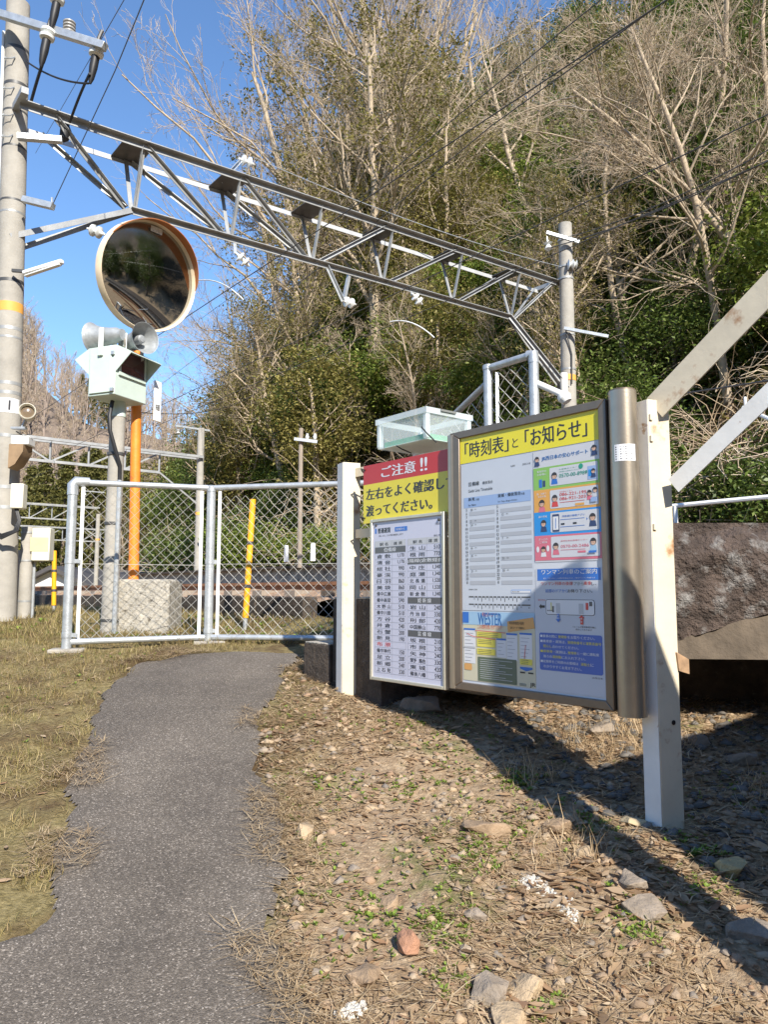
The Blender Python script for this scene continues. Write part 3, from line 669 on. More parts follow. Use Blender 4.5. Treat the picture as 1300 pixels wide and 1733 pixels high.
# caution sign (red and yellow sheet)
RED = printm('red', (.50, .028, .022)); YEL = printm('yellow', (.74, .62, .035)); YEL2 = printm('header yellow', (.80, .70, .025)); INK = printm('ink', (.022, .022, .026)); WHT = printm('white', (.72, .73, .75)); PAPER = printm('poster paper', (.62, .65, .70))
t = thing('caution_sign', 'red and yellow caution sign sheet tied to the white stand beside the notice board', 'sign', B(.6, .06, 1.6))
f = Flat(0, .058); s0, s1_ = .225, 1.19; zA, zB, zC = 1.95, 2.182, 2.298
f.rect(s0, zB, s1_, zC, RED, 0); f.rect(s0, zA, s1_, zB, YEL, 0)
f.text('ご注意', .40, 2.207, .066, WHT, 1, .30, bold=3); f.text('!!', .745, 2.205, .074, WHT, 1, .05, bold=3)
f.text('左右をよく確認して', .255, 2.088, .066, INK, 1, .76, bold=3); f.text('渡ってください。', .255, 1.990, .066, INK, 1, .58, bold=3)
f.build('printed_face', t)
m = MB(); m.prism([B(s0, .048, zA), B(s1_, .048, zA), B(s1_, .048, zC), B(s0, .048, zC)], (NB*.009).to_3d()); m.build('sheet', mat('sheet back', (.62, .55, .15), .6), t)
for z in (2.27, 1.98):
    m = MB(); m.tube([B(.245, .06, z), B(.225, .075, z+.01), B(.205, .05, z), B(.20, .0, z-.03), B(.22, -.03, z+.01)], .005, 6); m.build('wire_tie', blackr, t)

# fare table board
t = thing('fare_board', 'white fare table board in a pale metal frame hung left of the notice board', 'sign', B(.6, .08, 1.0))
S0, S1, Z0, Z1 = .325, .955, 1.045, 1.965
m = MB(); m.prism([B(S0+.01, .062, Z0+.01), B(S1-.01, .062, Z0+.01), B(S1-.01, .062, Z1-.01), B(S0+.01, .062, Z1-.01)], (NB*.014).to_3d()); m.build('backing', whiteclean, t)
alum = mat('pale aluminium', (.58, .55, .45), .4, .5, .08, 12)
for a, z, L_, vert in ((S0, 0, 0, 1), (S1-.018, 0, 0, 1), (0, Z0, 0, 0), (0, Z1-.018, 0, 0)):
    m = MB()
    pts = [B(a, .058, Z0), B(a+.018, .058, Z0), B(a+.018, .058, Z1), B(a, .058, Z1)] if vert else [B(S0+.019, .0585, z), B(S1-.019, .0585, z), B(S1-.019, .0585, z+.018), B(S0+.019, .0585, z+.018)]
    m.prism(pts, (NB*.028).to_3d()); m.build('frame', alum, t, bevel=.003)
f = Flat(0, .0775); GR = printm('table grey', (.10, .10, .105)); LG = printm('light grey', (.50, .51, .53)); BL = printm('blue', (.03, .16, .55)); LINE = printm('rule', (.33, .34, .38)); PRED = printm('print red', (.62, .06, .05)); FW = printm('fare white', (.56, .57, .68))
f.rect(S0+.018, Z0+.018, S1-.018, Z1-.018, FW, 0)
def fx(u): return S0+.018+(S1-S0-.036)*u
def fz(v): return Z1-.018-(Z1-Z0-.036)*v
f.rect(fx(.035), fz(.075), fx(.06), fz(.042), BL, 1); f.text('普通運賃', fx(.08), fz(.075), .031, INK, 1, .115, bold=2); f.rect(fx(.34), fz(.072), fx(.52), fz(.044), BL, 1); f.text('新見駅から', fx(.36), fz(.067), .014, WHT, 2, .075)
f.text('小児は、おとな、こどもの半額の端数処理をした額です', fx(.09), fz(.098), .011, INK, 1, .22); f.text('大阪支社', fx(.97), fz(.055), .012, INK, 1, .04, 'R'); f.text('単位 円', fx(.97), fz(.125), .012, INK, 1, .05, 'R')
cols = ((.035, .495, .27, .125, .0402, [('h', '伯備線'), ('倉 敷', '1,170'), ('清 音', '1,170'), ('総 社', '990'), ('豪 渓', '990'), ('日 羽', '860'), ('美 袋', '860'), ('備中広瀬', '680'), ('備中高梁', '590'), ('木 野 山', '510'), ('備中川面', '510'), ('方 谷', '420'), ('井 倉', '240'), ('石 蟹', '200'), ('新 見', '190'), ('r', '布 原'), ('備中神代', '150'), ('足 立', '200'), ('新 郷', '240'), ('上 石 見', '330')]),
        (.525, .985, .27, .125, .0402, [('生 山', '510'), ('根 雨', '770'), ('h', '山陽線(倉敷経由)'), ('中 庄', '1,340'), ('庭 瀬', '1,340'), ('北 長 瀬', '1,520'), ('岡 山', '1,520'), ('新 倉 敷', '1,340'), ('h', '姫 新 線'), ('岩 山', '240'), ('丹 治 部', '330'), ('刑 部', '420'), ('中国勝山', '770'), ('h', '芸 備 線'), ('坂 根', '210'), ('市 岡', '210'), ('矢 神', '240'), ('野 馳', '330'), ('東 城', '420'), ('備後八幡', '590')]))
for (u0, u1, um, v0, dv, rows) in cols:
    f.rect(fx(u0), fz(v0+dv), fx(u1), fz(v0), LG, 1); f.text('駅 名', fx(u0+.14), fz(v0+dv*.8), .018, INK, 2, .075, 'C', 1); f.text('運 賃', fx(u1-.11), fz(v0+dv*.8), .018, INK, 2, .075, 'C', 1)
    v = v0+dv
    for a, c in rows:
        if a == 'h': f.rect(fx(u0), fz(v+dv-.002), fx(u1), fz(v+.002), GR, 1); f.text(c, fx((u0+u1)/2), fz(v+dv*.82), .024, WHT, 2, .04*len(c.replace(' ', ''))*.9, 'C', 1)
        elif a == 'r': f.text(c, fx(u0+.03), fz(v+dv*.84), .024, PRED, 1, .125, 'L', 1)
        else:
            f.text(a, fx(u0+.03), fz(v+dv*.84), .023, INK, 1, .125, 'L', 1); f.text(c, fx(u1-.02), fz(v+dv*.82), .023, INK, 1, None, 'R', 1)
        f.line(fx(u0), fz(v+dv), fx(u1), fz(v+dv), .0014, LINE, 1); v += dv
    for uu in (u0, u0+um*.98, u1): f.line(fx(uu), fz(v0), fx(uu), fz(v), .0014, LINE, 1)
f.build('fare_table', t)
for a, z in ((S0+.05, Z1-.035), (S1-.045, Z1-.04)):
    m = MB(); m.lathe(B(a, .078, z), NB.to_3d(), [(.001, 0), (.008, 0), (.007, .005), (.002, .007)], 10); m.build('screw', darksteel, t)

# notice board
t = thing('notice_board', 'large framed notice board with a yellow header, timetable and posters', 'notice board', B(1.5, .08, 1.0))
a0, a1, z0, z1 = 1.01, 1.965, 1.06, 2.368; fw = .038
m = MB(); m.prism([B(a0+.01, .03, z0+.01), B(a1-.01, .03, z0+.01), B(a1-.01, .03, z1-.01), B(a0+.01, .03, z1-.01)], (NB*.05).to_3d()); m.build('back_panel', PAPER, t)
fr = MB(); off0, th = .028, .064
for q in ([(a0, z0), (a0+fw+.03, z0+fw), (a0+fw+.03, z1-fw), (a0, z1)], [(a1, z0), (a1, z1), (a1-fw, z1-fw), (a1-fw, z0+fw)]):
    m = MB(); m.prism([B(a, off0, z) for a, z in q], (NB*th).to_3d()); m.build('frame', bronze, t, bevel=.004)
for q in ([(a0+.001, z0), (a1-.001, z0), (a1-fw-.001, z0+fw), (a0+fw+.031, z0+fw)], [(a0+.001, z1), (a0+fw+.031, z1-fw), (a1-fw-.001, z1-fw), (a1-.001, z1)]):
    m = MB(); m.prism([B(a, off0, z) for a, z in q], (NB*(th-.001)).to_3d()); m.build('frame', bronze, t, bevel=.004)
m = MB(); m.tube([B(a1+.062, .055, z0-.015), B(a1+.062, .055, z1+.02)], .058, 28); pr = m.build('pillar', champ, t)
m = MB(); m.tube([B(a1+.062, .055, z1+.0205), B(a1+.062, .055, z1+.027)], .055, 28); m.build('pillar_cap', bronze, pr)
m = MB(); m.tube([B(a0+.004, .068, z0+.002), B(a0+.004, .068, z1-.01)], .031, 22); m.build('pillar', champ, t)
# sticker wrapped round the pillar
def cyl(s, off, z): an = s/.0588; return B(a1+.062-.0588*math.cos(an)*1.0, .055+.0588*math.sin(an), z)
m = MB(); m.use(WHT)
for k in range(8):
    x0, x1 = .085+k*.0115, .085+(k+1)*.0115; m.add([cyl(x0, 0, 2.085), cyl(x1, 0, 2.085), cyl(x1, 0, 2.155), cyl(x0, 0, 2.155)], [(0, 1, 2, 3)])
m.use(INK)
for j in range(6):
    for k in range(4): x0 = .09+k*.021; m.add([cyl(x0, 0, 2.092+j*.010), cyl(x0+.006+.010*((j*k) % 2), 0, 2.092+j*.010), cyl(x0+.006+.010*((j*k) % 2), 0, 2.096+j*.010), cyl(x0, 0, 2.096+j*.010)], [(0, 1, 2, 3)])
for q in range(len(m.v)): pass
st = m.build('sticker', None, pr, smooth=0)
PO = .0815
def bx(px, py): return bp(px, py, PO)
i0, i1, j0, j1 = a0+fw+.03, a1-fw, z0+fw, z1-fw
zh = bp(890, 766, PO)[1]
f = Flat(0, PO); f.rect(i0, zh, i1, j1, YEL2, 0)
f.text('「時刻表」', i0+.035, zh+.022, .082, INK, 1, .295, bold=1); f.text('と', i0+.355, zh+.034, .046, INK, 1); f.text('「お知らせ」', i0+.435, zh+.024, .084, INK, 1, .35, bold=1)
f.build('yellow_header', t)
# timetable sheet
sm = bp(904, 900, PO)[0]; zt = zh-.004; zb = bp(850, 1034, PO)[1]
f = Flat(0, PO); f.hs = .72; TG = printm('row grey', (.42, .44, .48)); TB = printm('table blue', (.30, .42, .66)); TW = printm('sheet', (.56, .60, .66))
f.rect(i0+.005, zb, sm-.004, zt, TW, 0)
def tx(u): return i0+.005+(sm-.009-i0)*u
def tz(v): return zt-(zt-zb)*v
f.text('芸備線', tx(.11), tz(.165), .030, INK, 1, .075, bold=1); f.text('備後落合', tx(.32), tz(.163), .022, INK, 1, .07); f.text('Geibi Line Timetable', tx(.11), tz(.205), .020, INK, 1, .165)
f.text('布原駅', tx(.72), tz(.075), .012, INK, 1); f.text('2023.3.18', tx(.98), tz(.075), .012, INK, 1, None, 'R')
f.rect(tx(.04), tz(.305), tx(.98), tz(.235), TB, 1); f.text('新見', tx(.11), tz(.265), .024, INK, 2, .045, bold=1); f.text('方面', tx(.22), tz(.265), .016, INK, 2); f.text('for Niimi', tx(.11), tz(.298), .014, INK, 2)
f.text('東城・備後落合', tx(.54), tz(.265), .024, INK, 2, .145, bold=1); f.text('方面', tx(.90), tz(.265), .016, INK, 2, None, 'R'); f.text('for Tojo, Bingo-Ochiai', tx(.54), tz(.298), .013, INK, 2, .12)
hrs = [str(h) for h in range(5, 24)]+['0']; dv = (.825-.305)/20
dep = {0: {0: '50', 3: '2', 4: '24', 10: '16', 12: '35', 16: '21'}, 1: {2: '12', 8: '7', 13: '31', 16: '55'}}
for c in (0, 1):
    u0, u1 = ((.08, .49), (.53, .98))[c]
    for i, h in enumerate(hrs):
        v = .31+i*dv
        if i % 2: f.rect(tx(u0+.04), tz(v+dv), tx(u1), tz(v), TG, 1)
        f.text(h, tx(u0), tz(v+dv*.86), .0185, INK, 2, None, 'C', 1)
        if i in dep[c]: f.text(dep[c][i], tx(u0+.06), tz(v+dv*.86), .016, INK, 2); f.text('新見' if c == 0 else '備後', tx(u0+.12), tz(v+dv*.6), .008, INK, 2)
f.text('停車駅のご案内', tx(.10), tz(.868), .011, INK, 1); f.rect(tx(.70), tz(.885), tx(.96), tz(.862), TB, 1); f.rect(tx(.708), tz(.882), tx(.952), tz(.869), WHT, 2); f.text('駅からのご案内', tx(.72), tz(.880), .008, INK, 3)
for v in (.905, .955):
    f.rect(tx(.10), tz(v+.009), tx(.95), tz(v), GR, 1)
    for i in range(13):
        u = .175+i*.054; f.rect(tx(u), tz(v+.009), tx(u+.012), tz(v), TW, 2)
        f.rect(tx(u+.002), tz(v+.016+.012*((i*7) % 3+1)*.55), tx(u+.010), tz(v+.013), GR, 1)
    f.poly([(tx(.92), tz(v+.018)), (tx(.95), tz(v+.021)), (tx(.92), tz(v+.024))], INK, 1)
f.build('timetable', t)
# app poster below the timetable
f = Flat(0, PO); PB = printm('poster sky', (.33, .52, .70)); CRE = printm('poster cream', (.60, .57, .42)); GRN = printm('slate green', (.115, .15, .10)); OR = printm('tag orange', (.68, .36, .12)); WB = printm('logo blue', (.03, .15, .42)); PY = printm('note yellow', (.75, .66, .10))
y1 = zb-.006; y0 = j0+.012; A0, A1 = i0+.007, sm-.005
def ax(u): return A0+(A1-A0)*u
def az(v): return y1-(y1-y0)*v
f.rect(A0, y0, A1, y1, CRE, 0); f.rect(A0, az(.19), A1, y1, PB, 1); f.rect(ax(.0), az(.165), ax(.09), az(.01), BL, 2)
f.text('WESTER', ax(.23), az(.185), .058, WB, 2, .155, bold=1); f.text('移動生活ナビアプリ', ax(.29), az(.065), .020, PRED, 2, .10); f.text('こんな便利な使い方ができます！', ax(.22), az(.245), .022, PRED, 2, .165)
f.poly([(ax(.65), az(.27)), (ax(1.0), az(.20)), (ax(.985), az(.055)), (ax(.64), az(.125))], OR, 3); f.text('時刻表検索が便利', ax(.67), az(.165), .015, INK, 4, .09); f.text('QRコードで簡単に', ax(.68), az(.225), .012, INK, 4, .09)
for (u0, v0, u1, v1) in ((.015, .245, .185, .75), (.49, .365, .62, .63), (.625, .285, .77, .66), (.80, .27, .96, .68)):
    f.rect(ax(u0), az(v1), ax(u1), az(v0), WHT, 1); f.rect(ax(u0), az(v0+.025), ax(u1), az(v0), BL, 2)
    n = int((v1-v0-.05)/.05)
    for i in range(n): f.line(ax(u0+.015), az(v0+.07+i*.05), ax(u1-.03-.02*(i % 3)), az(v0+.07+i*.05), .002, LINE, 2)
f.rect(ax(.015), az(.53), ax(.185), az(.505), LG, 3)
for (u0, v0, u1, v1) in ((.21, .285, .56, .365), (.21, .385, .47, .50), (.21, .525, .47, .61), (.80, .62, .96, .70)):
    f.rrect(ax(u0), az(v1), ax(u1), az(v0), .005, PY, 2)
    for i in range(3): f.line(ax(u0+.02), az(v0+.018+i*.024), ax(u1-.05), az(v0+.018+i*.024), .0018, GR, 3)
for p, q in (((.185, .27), (.62, .285)), ((.06, .32), (.16, .36)), ((.16, .36), (.48, .385)), ((.86, .62), (.88, .43))): f.line(ax(p[0]), az(p[1]), ax(q[0]), az(q[1]), .0028, PRED, 4)
f.rect(ax(.22), az(.985), ax(.755), az(.645), GRN, 2)
for i in range(10): f.line(ax(.25), az(.68+i*.029), ax(.70-.09*(i*5 % 3)), az(.68+i*.029), .0022, LG, 3)
f.rrect(ax(.02), az(.85), ax(.13), az(.755), .006, OR, 2)
f.poly([(ax(.80), az(.73)), (ax(.96), az(.73)), (ax(.96), az(.755)), (ax(.88), az(.785)), (ax(.80), az(.755))], BL, 2)
f.rect(ax(.80), az(.815), ax(.865), az(.795), INK, 2); f.rect(ax(.905), az(.815), ax(.97), az(.795), INK, 2)
for i in range(3): f.line(ax(.79), az(.955+i*.013), ax(.88), az(.955+i*.013), .0018, GR, 2)
f.text('JR', ax(.925), az(.995), .022, INK, 2, .032, bold=2)
f.build('app_poster', t)
# support poster (four coloured bands)
f = Flat(0, PO); zc = bp(960, 950, PO)[1]; U0, U1 = sm+.004, i1-.004; zt2 = zh-.004
f.hs = .64; SG = printm('band green', (.25, .50, .10)); SO = printm('band orange', (.72, .36, .07)); SB = printm('band blue', (.02, .27, .68)); SPK = printm('band pink', (.66, .16, .22)); SKIN = printm('skin', (.66, .42, .30)); HAIR = printm('hair', (.04, .03, .03)); NAVY = printm('navy', (.03, .05, .14)); TEAL = printm('teal', (.02, .30, .20)); PW = printm('card white', (.60, .61, .64))
def ux(u): return U0+(U1-U0)*u
def uz(v): return zt2-(zt2-zc)*v
f.rect(U0, zc, U1, zt2, PW, 0)
def bust(u, v, k, body, lay=3):
    c = ux(u); y = uz(v); f.poly([(c-.016*k, y-.034*k), (c+.016*k, y-.034*k), (c+.012*k, y-.014*k), (c-.012*k, y-.014*k)], body, lay)
    f.disc(c, y, .0135*k, HAIR, lay+1, 14); f.disc(c, y-.003*k, .0105*k, SKIN, lay+2, 14)
    f.poly([(c-.0105*k, y+.001*k), (c+.0105*k, y+.001*k), (c+.008*k, y+.0085*k), (c-.008*k, y+.0085*k)], HAIR, lay+3)
    for q in (-1, 1): f.disc(c+q*.004*k, y-.004*k, .0012*k, HAIR, lay+4, 6)
f.text('JR西日本の安心サポート', ux(.14), uz(.112), .036, WB, 1, (U1-U0)*.70, bold=2); bust(.065, .075, .95, NAVY); bust(.93, .055, .95, NAVY)
bands = ((.155, .355, SG, TEAL), (.355, .555, SO, PRED), (.555, .765, SB, BL), (.765, .985, SPK, SPK))
for i, (v0, v1, c, tc) in enumerate(bands):
    f.rect(ux(0), uz(v1), ux(1), uz(v0), c, 1); f.rrect(ux(.26), uz(v1-.022), ux(.975), uz(v0+.016), .006, PW, 2)
    vm = (v0+v1)/2
    if i != 2: bust(.335, vm-.012, 1.15, (BL, PRED, NAVY, SPK)[i])
f.text('乗車前の', ux(.06), uz(.205), .016, WHT, 2, .055, bold=1); f.text('お客様に', ux(.06), uz(.232), .016, WHT, 2, .055, bold=1); f.rect(ux(.09), uz(.335), ux(.14), uz(.262), BL, 2); f.rect(ux(.15), uz(.33), ux(.19), uz(.275), NAVY, 2)
f.text('お客様センター', ux(.41), uz(.205), .010, TEAL, 3, .10); f.text('お気軽にお問合せください', ux(.41), uz(.226), .009, TEAL, 3, .11); f.text('0570-00-8989', ux(.41), uz(.277), .026, TEAL, 3, .152, bold=1)
f.disc(ux(.735), uz(.195), .012, TEAL, 3); f.poly([(ux(.80), uz(.24)), (ux(.80), uz(.265)), (ux(.815), uz(.252))], INK, 3); f.rect(ux(.83), uz(.318), ux(.955), uz(.205), TB, 3); f.rect(ux(.845), uz(.29), ux(.90), uz(.235), SB, 4); bust(.915, .25, .8, NAVY, 5)
f.text('駅、列車で', ux(.05), uz(.405), .015, WHT, 2, .055, bold=1); f.text('お忘れ物', ux(.07), uz(.43), .015, WHT, 2, .045, bold=1); bust(.13, .475, 1.2, SPK, 2)
f.text('忘れ物センター', ux(.41), uz(.402), .009, PRED, 3, .07); f.text('086-221-1951', ux(.41), uz(.437), .021, PRED, 3, .155, bold=1); f.text('086-921-2033', ux(.41), uz(.475), .021, PRED, 3, .155, bold=1)
f.line(ux(.41), uz(.487), ux(.78), uz(.487), .002, PRED, 3); f.rect(ux(.64), uz(.527), ux(.77), uz(.507), SO, 3); bust(.85, .43, .9, SPK); bust(.93, .41, .9, PW); f.rect(ux(.87), uz(.51), ux(.965), uz(.472), TB, 7)
f.text('遅れ情報', ux(.07), uz(.61), .015, WHT, 2, .05, bold=1); bust(.15, .655, 1.15, NAVY, 2); f.rrect(ux(.29), uz(.738), ux(.395), uz(.585), .004, NAVY, 3); f.rect(ux(.30), uz(.722), ux(.385), uz(.605), WHT, 4); f.line(ux(.34), uz(.71), ux(.345), uz(.62), .003, BL, 5)
f.text('列車運行情報アプリ', ux(.44), uz(.623), .015, BL, 3, .12, bold=1); f.line(ux(.41), uz(.637), ux(.77), uz(.637), .002, BL, 3); f.line(ux(.41), uz(.70), ux(.77), uz(.70), .002, BL, 3); f.rect(ux(.42), uz(.683), ux(.475), uz(.668), INK, 3); f.rect(ux(.60), uz(.683), ux(.655), uz(.668), INK, 3)
f.poly([(ux(.80), uz(.635)), (ux(.80), uz(.66)), (ux(.815), uz(.648))], BL, 3); bust(.885, .635, 1.2, NAVY)
f.text('きっぷの', ux(.07), uz(.812), .015, WHT, 2, .05, bold=1); f.text('ご相談', ux(.08), uz(.838), .015, WHT, 2, .045, bold=1); bust(.14, .885, 1.0, WHT, 2); f.disc(ux(.05), uz(.885), .008, WHT, 2, ry=.014); f.disc(ux(.21), uz(.88), .008, WHT, 2, ry=.014)
f.text('JR西日本お客様センター', ux(.41), uz(.835), .013, SPK, 3, .145, bold=1); f.text('0570-00-2486', ux(.41), uz(.888), .020, SPK, 3, .15, bold=1); f.line(ux(.41), uz(.90), ux(.77), uz(.90), .002, SPK, 3); f.rect(ux(.66), uz(.93), ux(.775), uz(.912), SPK, 3); bust(.885, .84, 1.15, PB); f.rect(ux(.82), uz(.935), ux(.93), uz(.917), BL, 7)
f.build('support_poster', t)
# boarding guide poster
f = Flat(0, PO); f.hs = .62; q1 = bp(960, 961, PO)[1]; q0 = j0+.01
def gx_(u): return U0+.012+(U1-U0-.022)*u
def gz_(v): return q1-(q1-q0)*v
f.rect(U0, q0, U1, q1, printm('guide white', (.54, .57, .63)), 0)
f.rect(gx_(0), gz_(.10), gx_(1), gz_(.005), BL, 1); f.text('ワンマン列車のご案内', gx_(.07), gz_(.062), .036, WHT, 2, .30, bold=1); f.text('前に「ワンマン」の表示があるのは、1両のワンマン列車です', gx_(.10), gz_(.092), .011, WHT, 2, .28)
f.text('ワンマン列車の後部', gx_(.06), gz_(.148), .026, PRED, 1, .175, bold=1); f.text('ドアから', gx_(.55), gz_(.148), .023, INK, 1, .065); f.text('乗車', gx_(.74), gz_(.148), .026, PRED, 1, .04, bold=1); f.text('し、', gx_(.86), gz_(.148), .022, INK, 1, .025)
f.text('前部のドアから', gx_(.13), gz_(.208), .026, BL, 1, .125, bold=1); f.text('お降り下さい。', gx_(.49), gz_(.208), .025, INK, 1, .13, bold=1)
f.rrect(gx_(.13), gz_(.38), gx_(.90), gz_(.255), .012, INK, 1); f.rrect(gx_(.138), gz_(.376), gx_(.892), gz_(.259), .010, WHT, 2)
f.rect(gx_(.30), gz_(.365), gx_(.365), gz_(.285), LG, 3); f.rect(gx_(.66), gz_(.368), gx_(.73), gz_(.287), LG, 3); f.rect(gx_(.24), gz_(.36), gx_(.265), gz_(.31), GR, 3); f.rect(gx_(.215), gz_(.345), gx_(.23), gz_(.28), PY, 3); f.rect(gx_(.765), gz_(.335), gx_(.805), gz_(.28), PRED, 3); f.rect(gx_(.82), gz_(.305), gx_(.865), gz_(.27), GR, 3)
f.text('運賃箱', gx_(.15), gz_(.355), .010, INK, 3, .03); f.text('進行方向', gx_(.0), gz_(.272), .012, PRED, 1, .042)
f.poly([(gx_(.015), gz_(.315)), (gx_(.055), gz_(.293)), (gx_(.055), gz_(.305)), (gx_(.115), gz_(.305)), (gx_(.115), gz_(.325)), (gx_(.055), gz_(.325)), (gx_(.055), gz_(.337))], INK, 1)
f.poly([(gx_(.333), gz_(.44)), (gx_(.29), gz_(.415)), (gx_(.315), gz_(.415)), (gx_(.315), gz_(.372)), (gx_(.352), gz_(.372)), (gx_(.352), gz_(.415)), (gx_(.376), gz_(.415))], BL, 4); f.text('降', gx_(.333), gz_(.398), .014, WHT, 5, None, 'C'); f.text('車', gx_(.333), gz_(.42), .014, WHT, 5, None, 'C')
f.poly([(gx_(.70), gz_(.377)), (gx_(.655), gz_(.40)), (gx_(.68), gz_(.40)), (gx_(.68), gz_(.45)), (gx_(.722), gz_(.45)), (gx_(.722), gz_(.40)), (gx_(.745), gz_(.40))], PRED, 4); f.text('乗', gx_(.70), gz_(.418), .014, WHT, 5, None, 'C'); f.text('車', gx_(.70), gz_(.442), .014, WHT, 5, None, 'C')
f.text('1ルームの整理券発行機に', gx_(.56), gz_(.482), .013, INK, 1, .12); f.text('表示しております', gx_(.60), gz_(.502), .012, INK, 1, .085)
NB2 = printm('guide blue', (.07, .14, .47))
f.rrect(gx_(.01), gz_(.835), gx_(.995), gz_(.53), .010, NB2, 1)
for i, (ind, segs) in enumerate(((0, (('■乗車の際に', 0), ('整理券', 1), ('をお取りください。', 0))), (0, (('■乗車券・運賃は、', 0), ('整理券番号と運賃表番号', 1), ('を', 0))), (1, (('照らし', 1), ('合わせてください。', 0))), (0, (('■乗車券・', 1), ('運賃は、', 0), ('整理券', 1), ('と一緒に運転席', 0))), (1, (('後ろの', 0), ('運賃箱', 1), ('にお入れ下さい。', 0))), (0, (('■定期券をご利用のお客様は', 0), ('運転士', 1), ('に', 0))), (1, (('わかりやすくお見せ下さい。', 0),)))):
    x = gx_(.03)+.016*ind
    for tx_, cc in segs:
        wd = .0168*len(tx_); f.text(tx_, x, gz_(.575+i*.041), .0205, PY if cc else WHT, 2, wd*.94, bold=1); x += wd
f.text('JR西日本', gx_(.99), gz_(.872), .014, INK, 1, .055, 'R')
f.build('guide_poster', t)
m = MB(); m.box(B(1.45, .10, z0-.008), (.018, .02, .016), axes=(EX.to_3d(), NB.to_3d(), Vector((0, 0, 1)))); m.build('latch', champ, t)

# clear storage box on the rail
clear = bpy.data.materials.new('clear plastic'); clear.use_nodes = True; _t = clear.node_tree; _p = _t.nodes['Principled BSDF']
_p.inputs['Base Color'].default_value = (.80, .88, .90, 1); _p.inputs['Roughness'].default_value = .18; _p.inputs['Alpha'].default_value = .16
clear2 = clear.copy(); clear2.name = 'clear plastic rim'; clear2.node_tree.nodes['Principled BSDF'].inputs['Alpha'].default_value = .45
c0 = at(722, 742, 4.33); S_, Z_ = (Vector((c0.x, c0.y))-LP).dot(EX), c0.z; O_ = (Vector((c0.x, c0.y))-LP).dot(NB)
L_, D_, H_ = .45, .36, .185
t = thing('storage_box', 'clear plastic storage box with a green mat tied on top of the caution sign rail', 'box', B(S_-L_/2, O_-D_/2, Z_))
def ring(m, z, h, ex, wd):
    for (p0, p1) in (((S_-L_-ex, O_+ex), (S_+ex, O_+ex)), ((S_-L_-ex, O_-D_-ex+wd), (S_+ex, O_-D_-ex+wd))):
        m.prism([B(p0[0], p0[1], z), B(p1[0], p1[1], z), B(p1[0], p1[1], z+h), B(p0[0], p0[1], z+h)], (-NB*wd).to_3d())
    for s in (S_-L_-ex, S_+ex-wd):
        m.prism([B(s, O_+ex-wd-.001, z), B(s, O_-D_-ex+wd+.001, z), B(s, O_-D_-ex+wd+.001, z+h), B(s, O_+ex-wd-.001, z+h)], (EX*wd).to_3d())
    return m
ring(MB(), Z_, H_-.035, 0, .004).build('walls', clear, t); ring(MB(), Z_+H_-.034, .034, .010, .010).build('lid_rim', clear2, t)
m = MB(); m.prism([B(S_-L_, O_, Z_+H_), B(S_, O_, Z_+H_), B(S_, O_-D_, Z_+H_), B(S_-L_, O_-D_, Z_+H_)], (0, 0, .004)); m.build('lid', clear, t)
m = MB(); m.prism([B(S_-L_+.005, O_-.005, Z_-.0), B(S_-.005, O_-.005, Z_), B(S_-.005, O_-D_+.005, Z_), B(S_-L_+.005, O_-D_+.005, Z_)], (0, 0, .004)); m.build('floor', clear2, t)
for k in range(4):
    s = S_-L_+.012 if k % 2 else S_-.012; o = O_-.012 if k < 2 else O_-D_+.012
    m = MB(); m.box(B(s, o, Z_+.08), (.034, .034, .15), axes=(EX.to_3d(), NB.to_3d(), Vector((0, 0, 1)))); m.build('corner', clear2, t, bevel=.008)
m = MB(); m.prism([B(S_-L_+.03, O_-.03, Z_+.006), B(S_-.03, O_-.03, Z_+.006), B(S_-.03, O_-D_+.03, Z_+.006), B(S_-L_+.03, O_-D_+.03, Z_+.006)], (0, 0, .035)); m.build('green_mat', mat('green mat', (.05, .33, .17), .7, 0, .2, 30), t)
m = MB(); m.tube([B(S_-.03, O_+.012, Z_+.07), B(S_+.012, O_+.012, Z_+.03), B(S_+.06, O_-.02, Z_-.03)], .004, 6); m.tube([B(S_-L_*.6, O_+.0, Z_-.003), B(S_-L_*.62, O_-.05, Z_-.015), B(S_-L_*.6, O_-.12, Z_-.035)], .004, 6); m.build('cord', blackr, t)
m = MB(); m.box(B(S_+.004, O_-D_*.45, Z_+H_-.008), (.03, .12, .012), axes=(EX.to_3d(), NB.to_3d(), Vector((0, 0, 1)))); m.build('latch', mat('grey latch', (.2, .21, .2), .5), t)

# ================================================================== CONCRETE STEPS AND PLATFORM END
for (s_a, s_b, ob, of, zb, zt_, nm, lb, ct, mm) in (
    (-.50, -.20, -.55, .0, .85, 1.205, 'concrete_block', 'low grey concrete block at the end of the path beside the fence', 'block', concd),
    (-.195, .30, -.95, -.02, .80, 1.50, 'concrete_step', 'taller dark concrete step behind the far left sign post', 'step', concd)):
    m = MB(); m.use(concd); m.prism([B(s_a, of, zb), B(s_b, of, zb), B(s_b, of, zt_), B(s_a, of, zt_)], (NB*(ob-of)).to_3d())  # front painted dark for the sign's shadow; top and end below stay lighter
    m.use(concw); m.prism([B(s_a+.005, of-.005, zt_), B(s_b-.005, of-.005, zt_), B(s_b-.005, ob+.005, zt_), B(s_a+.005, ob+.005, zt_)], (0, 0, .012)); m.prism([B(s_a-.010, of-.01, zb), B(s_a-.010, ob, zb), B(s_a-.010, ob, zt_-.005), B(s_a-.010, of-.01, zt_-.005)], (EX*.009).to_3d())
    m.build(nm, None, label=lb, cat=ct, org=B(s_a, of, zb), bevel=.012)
rg = random.Random(3)
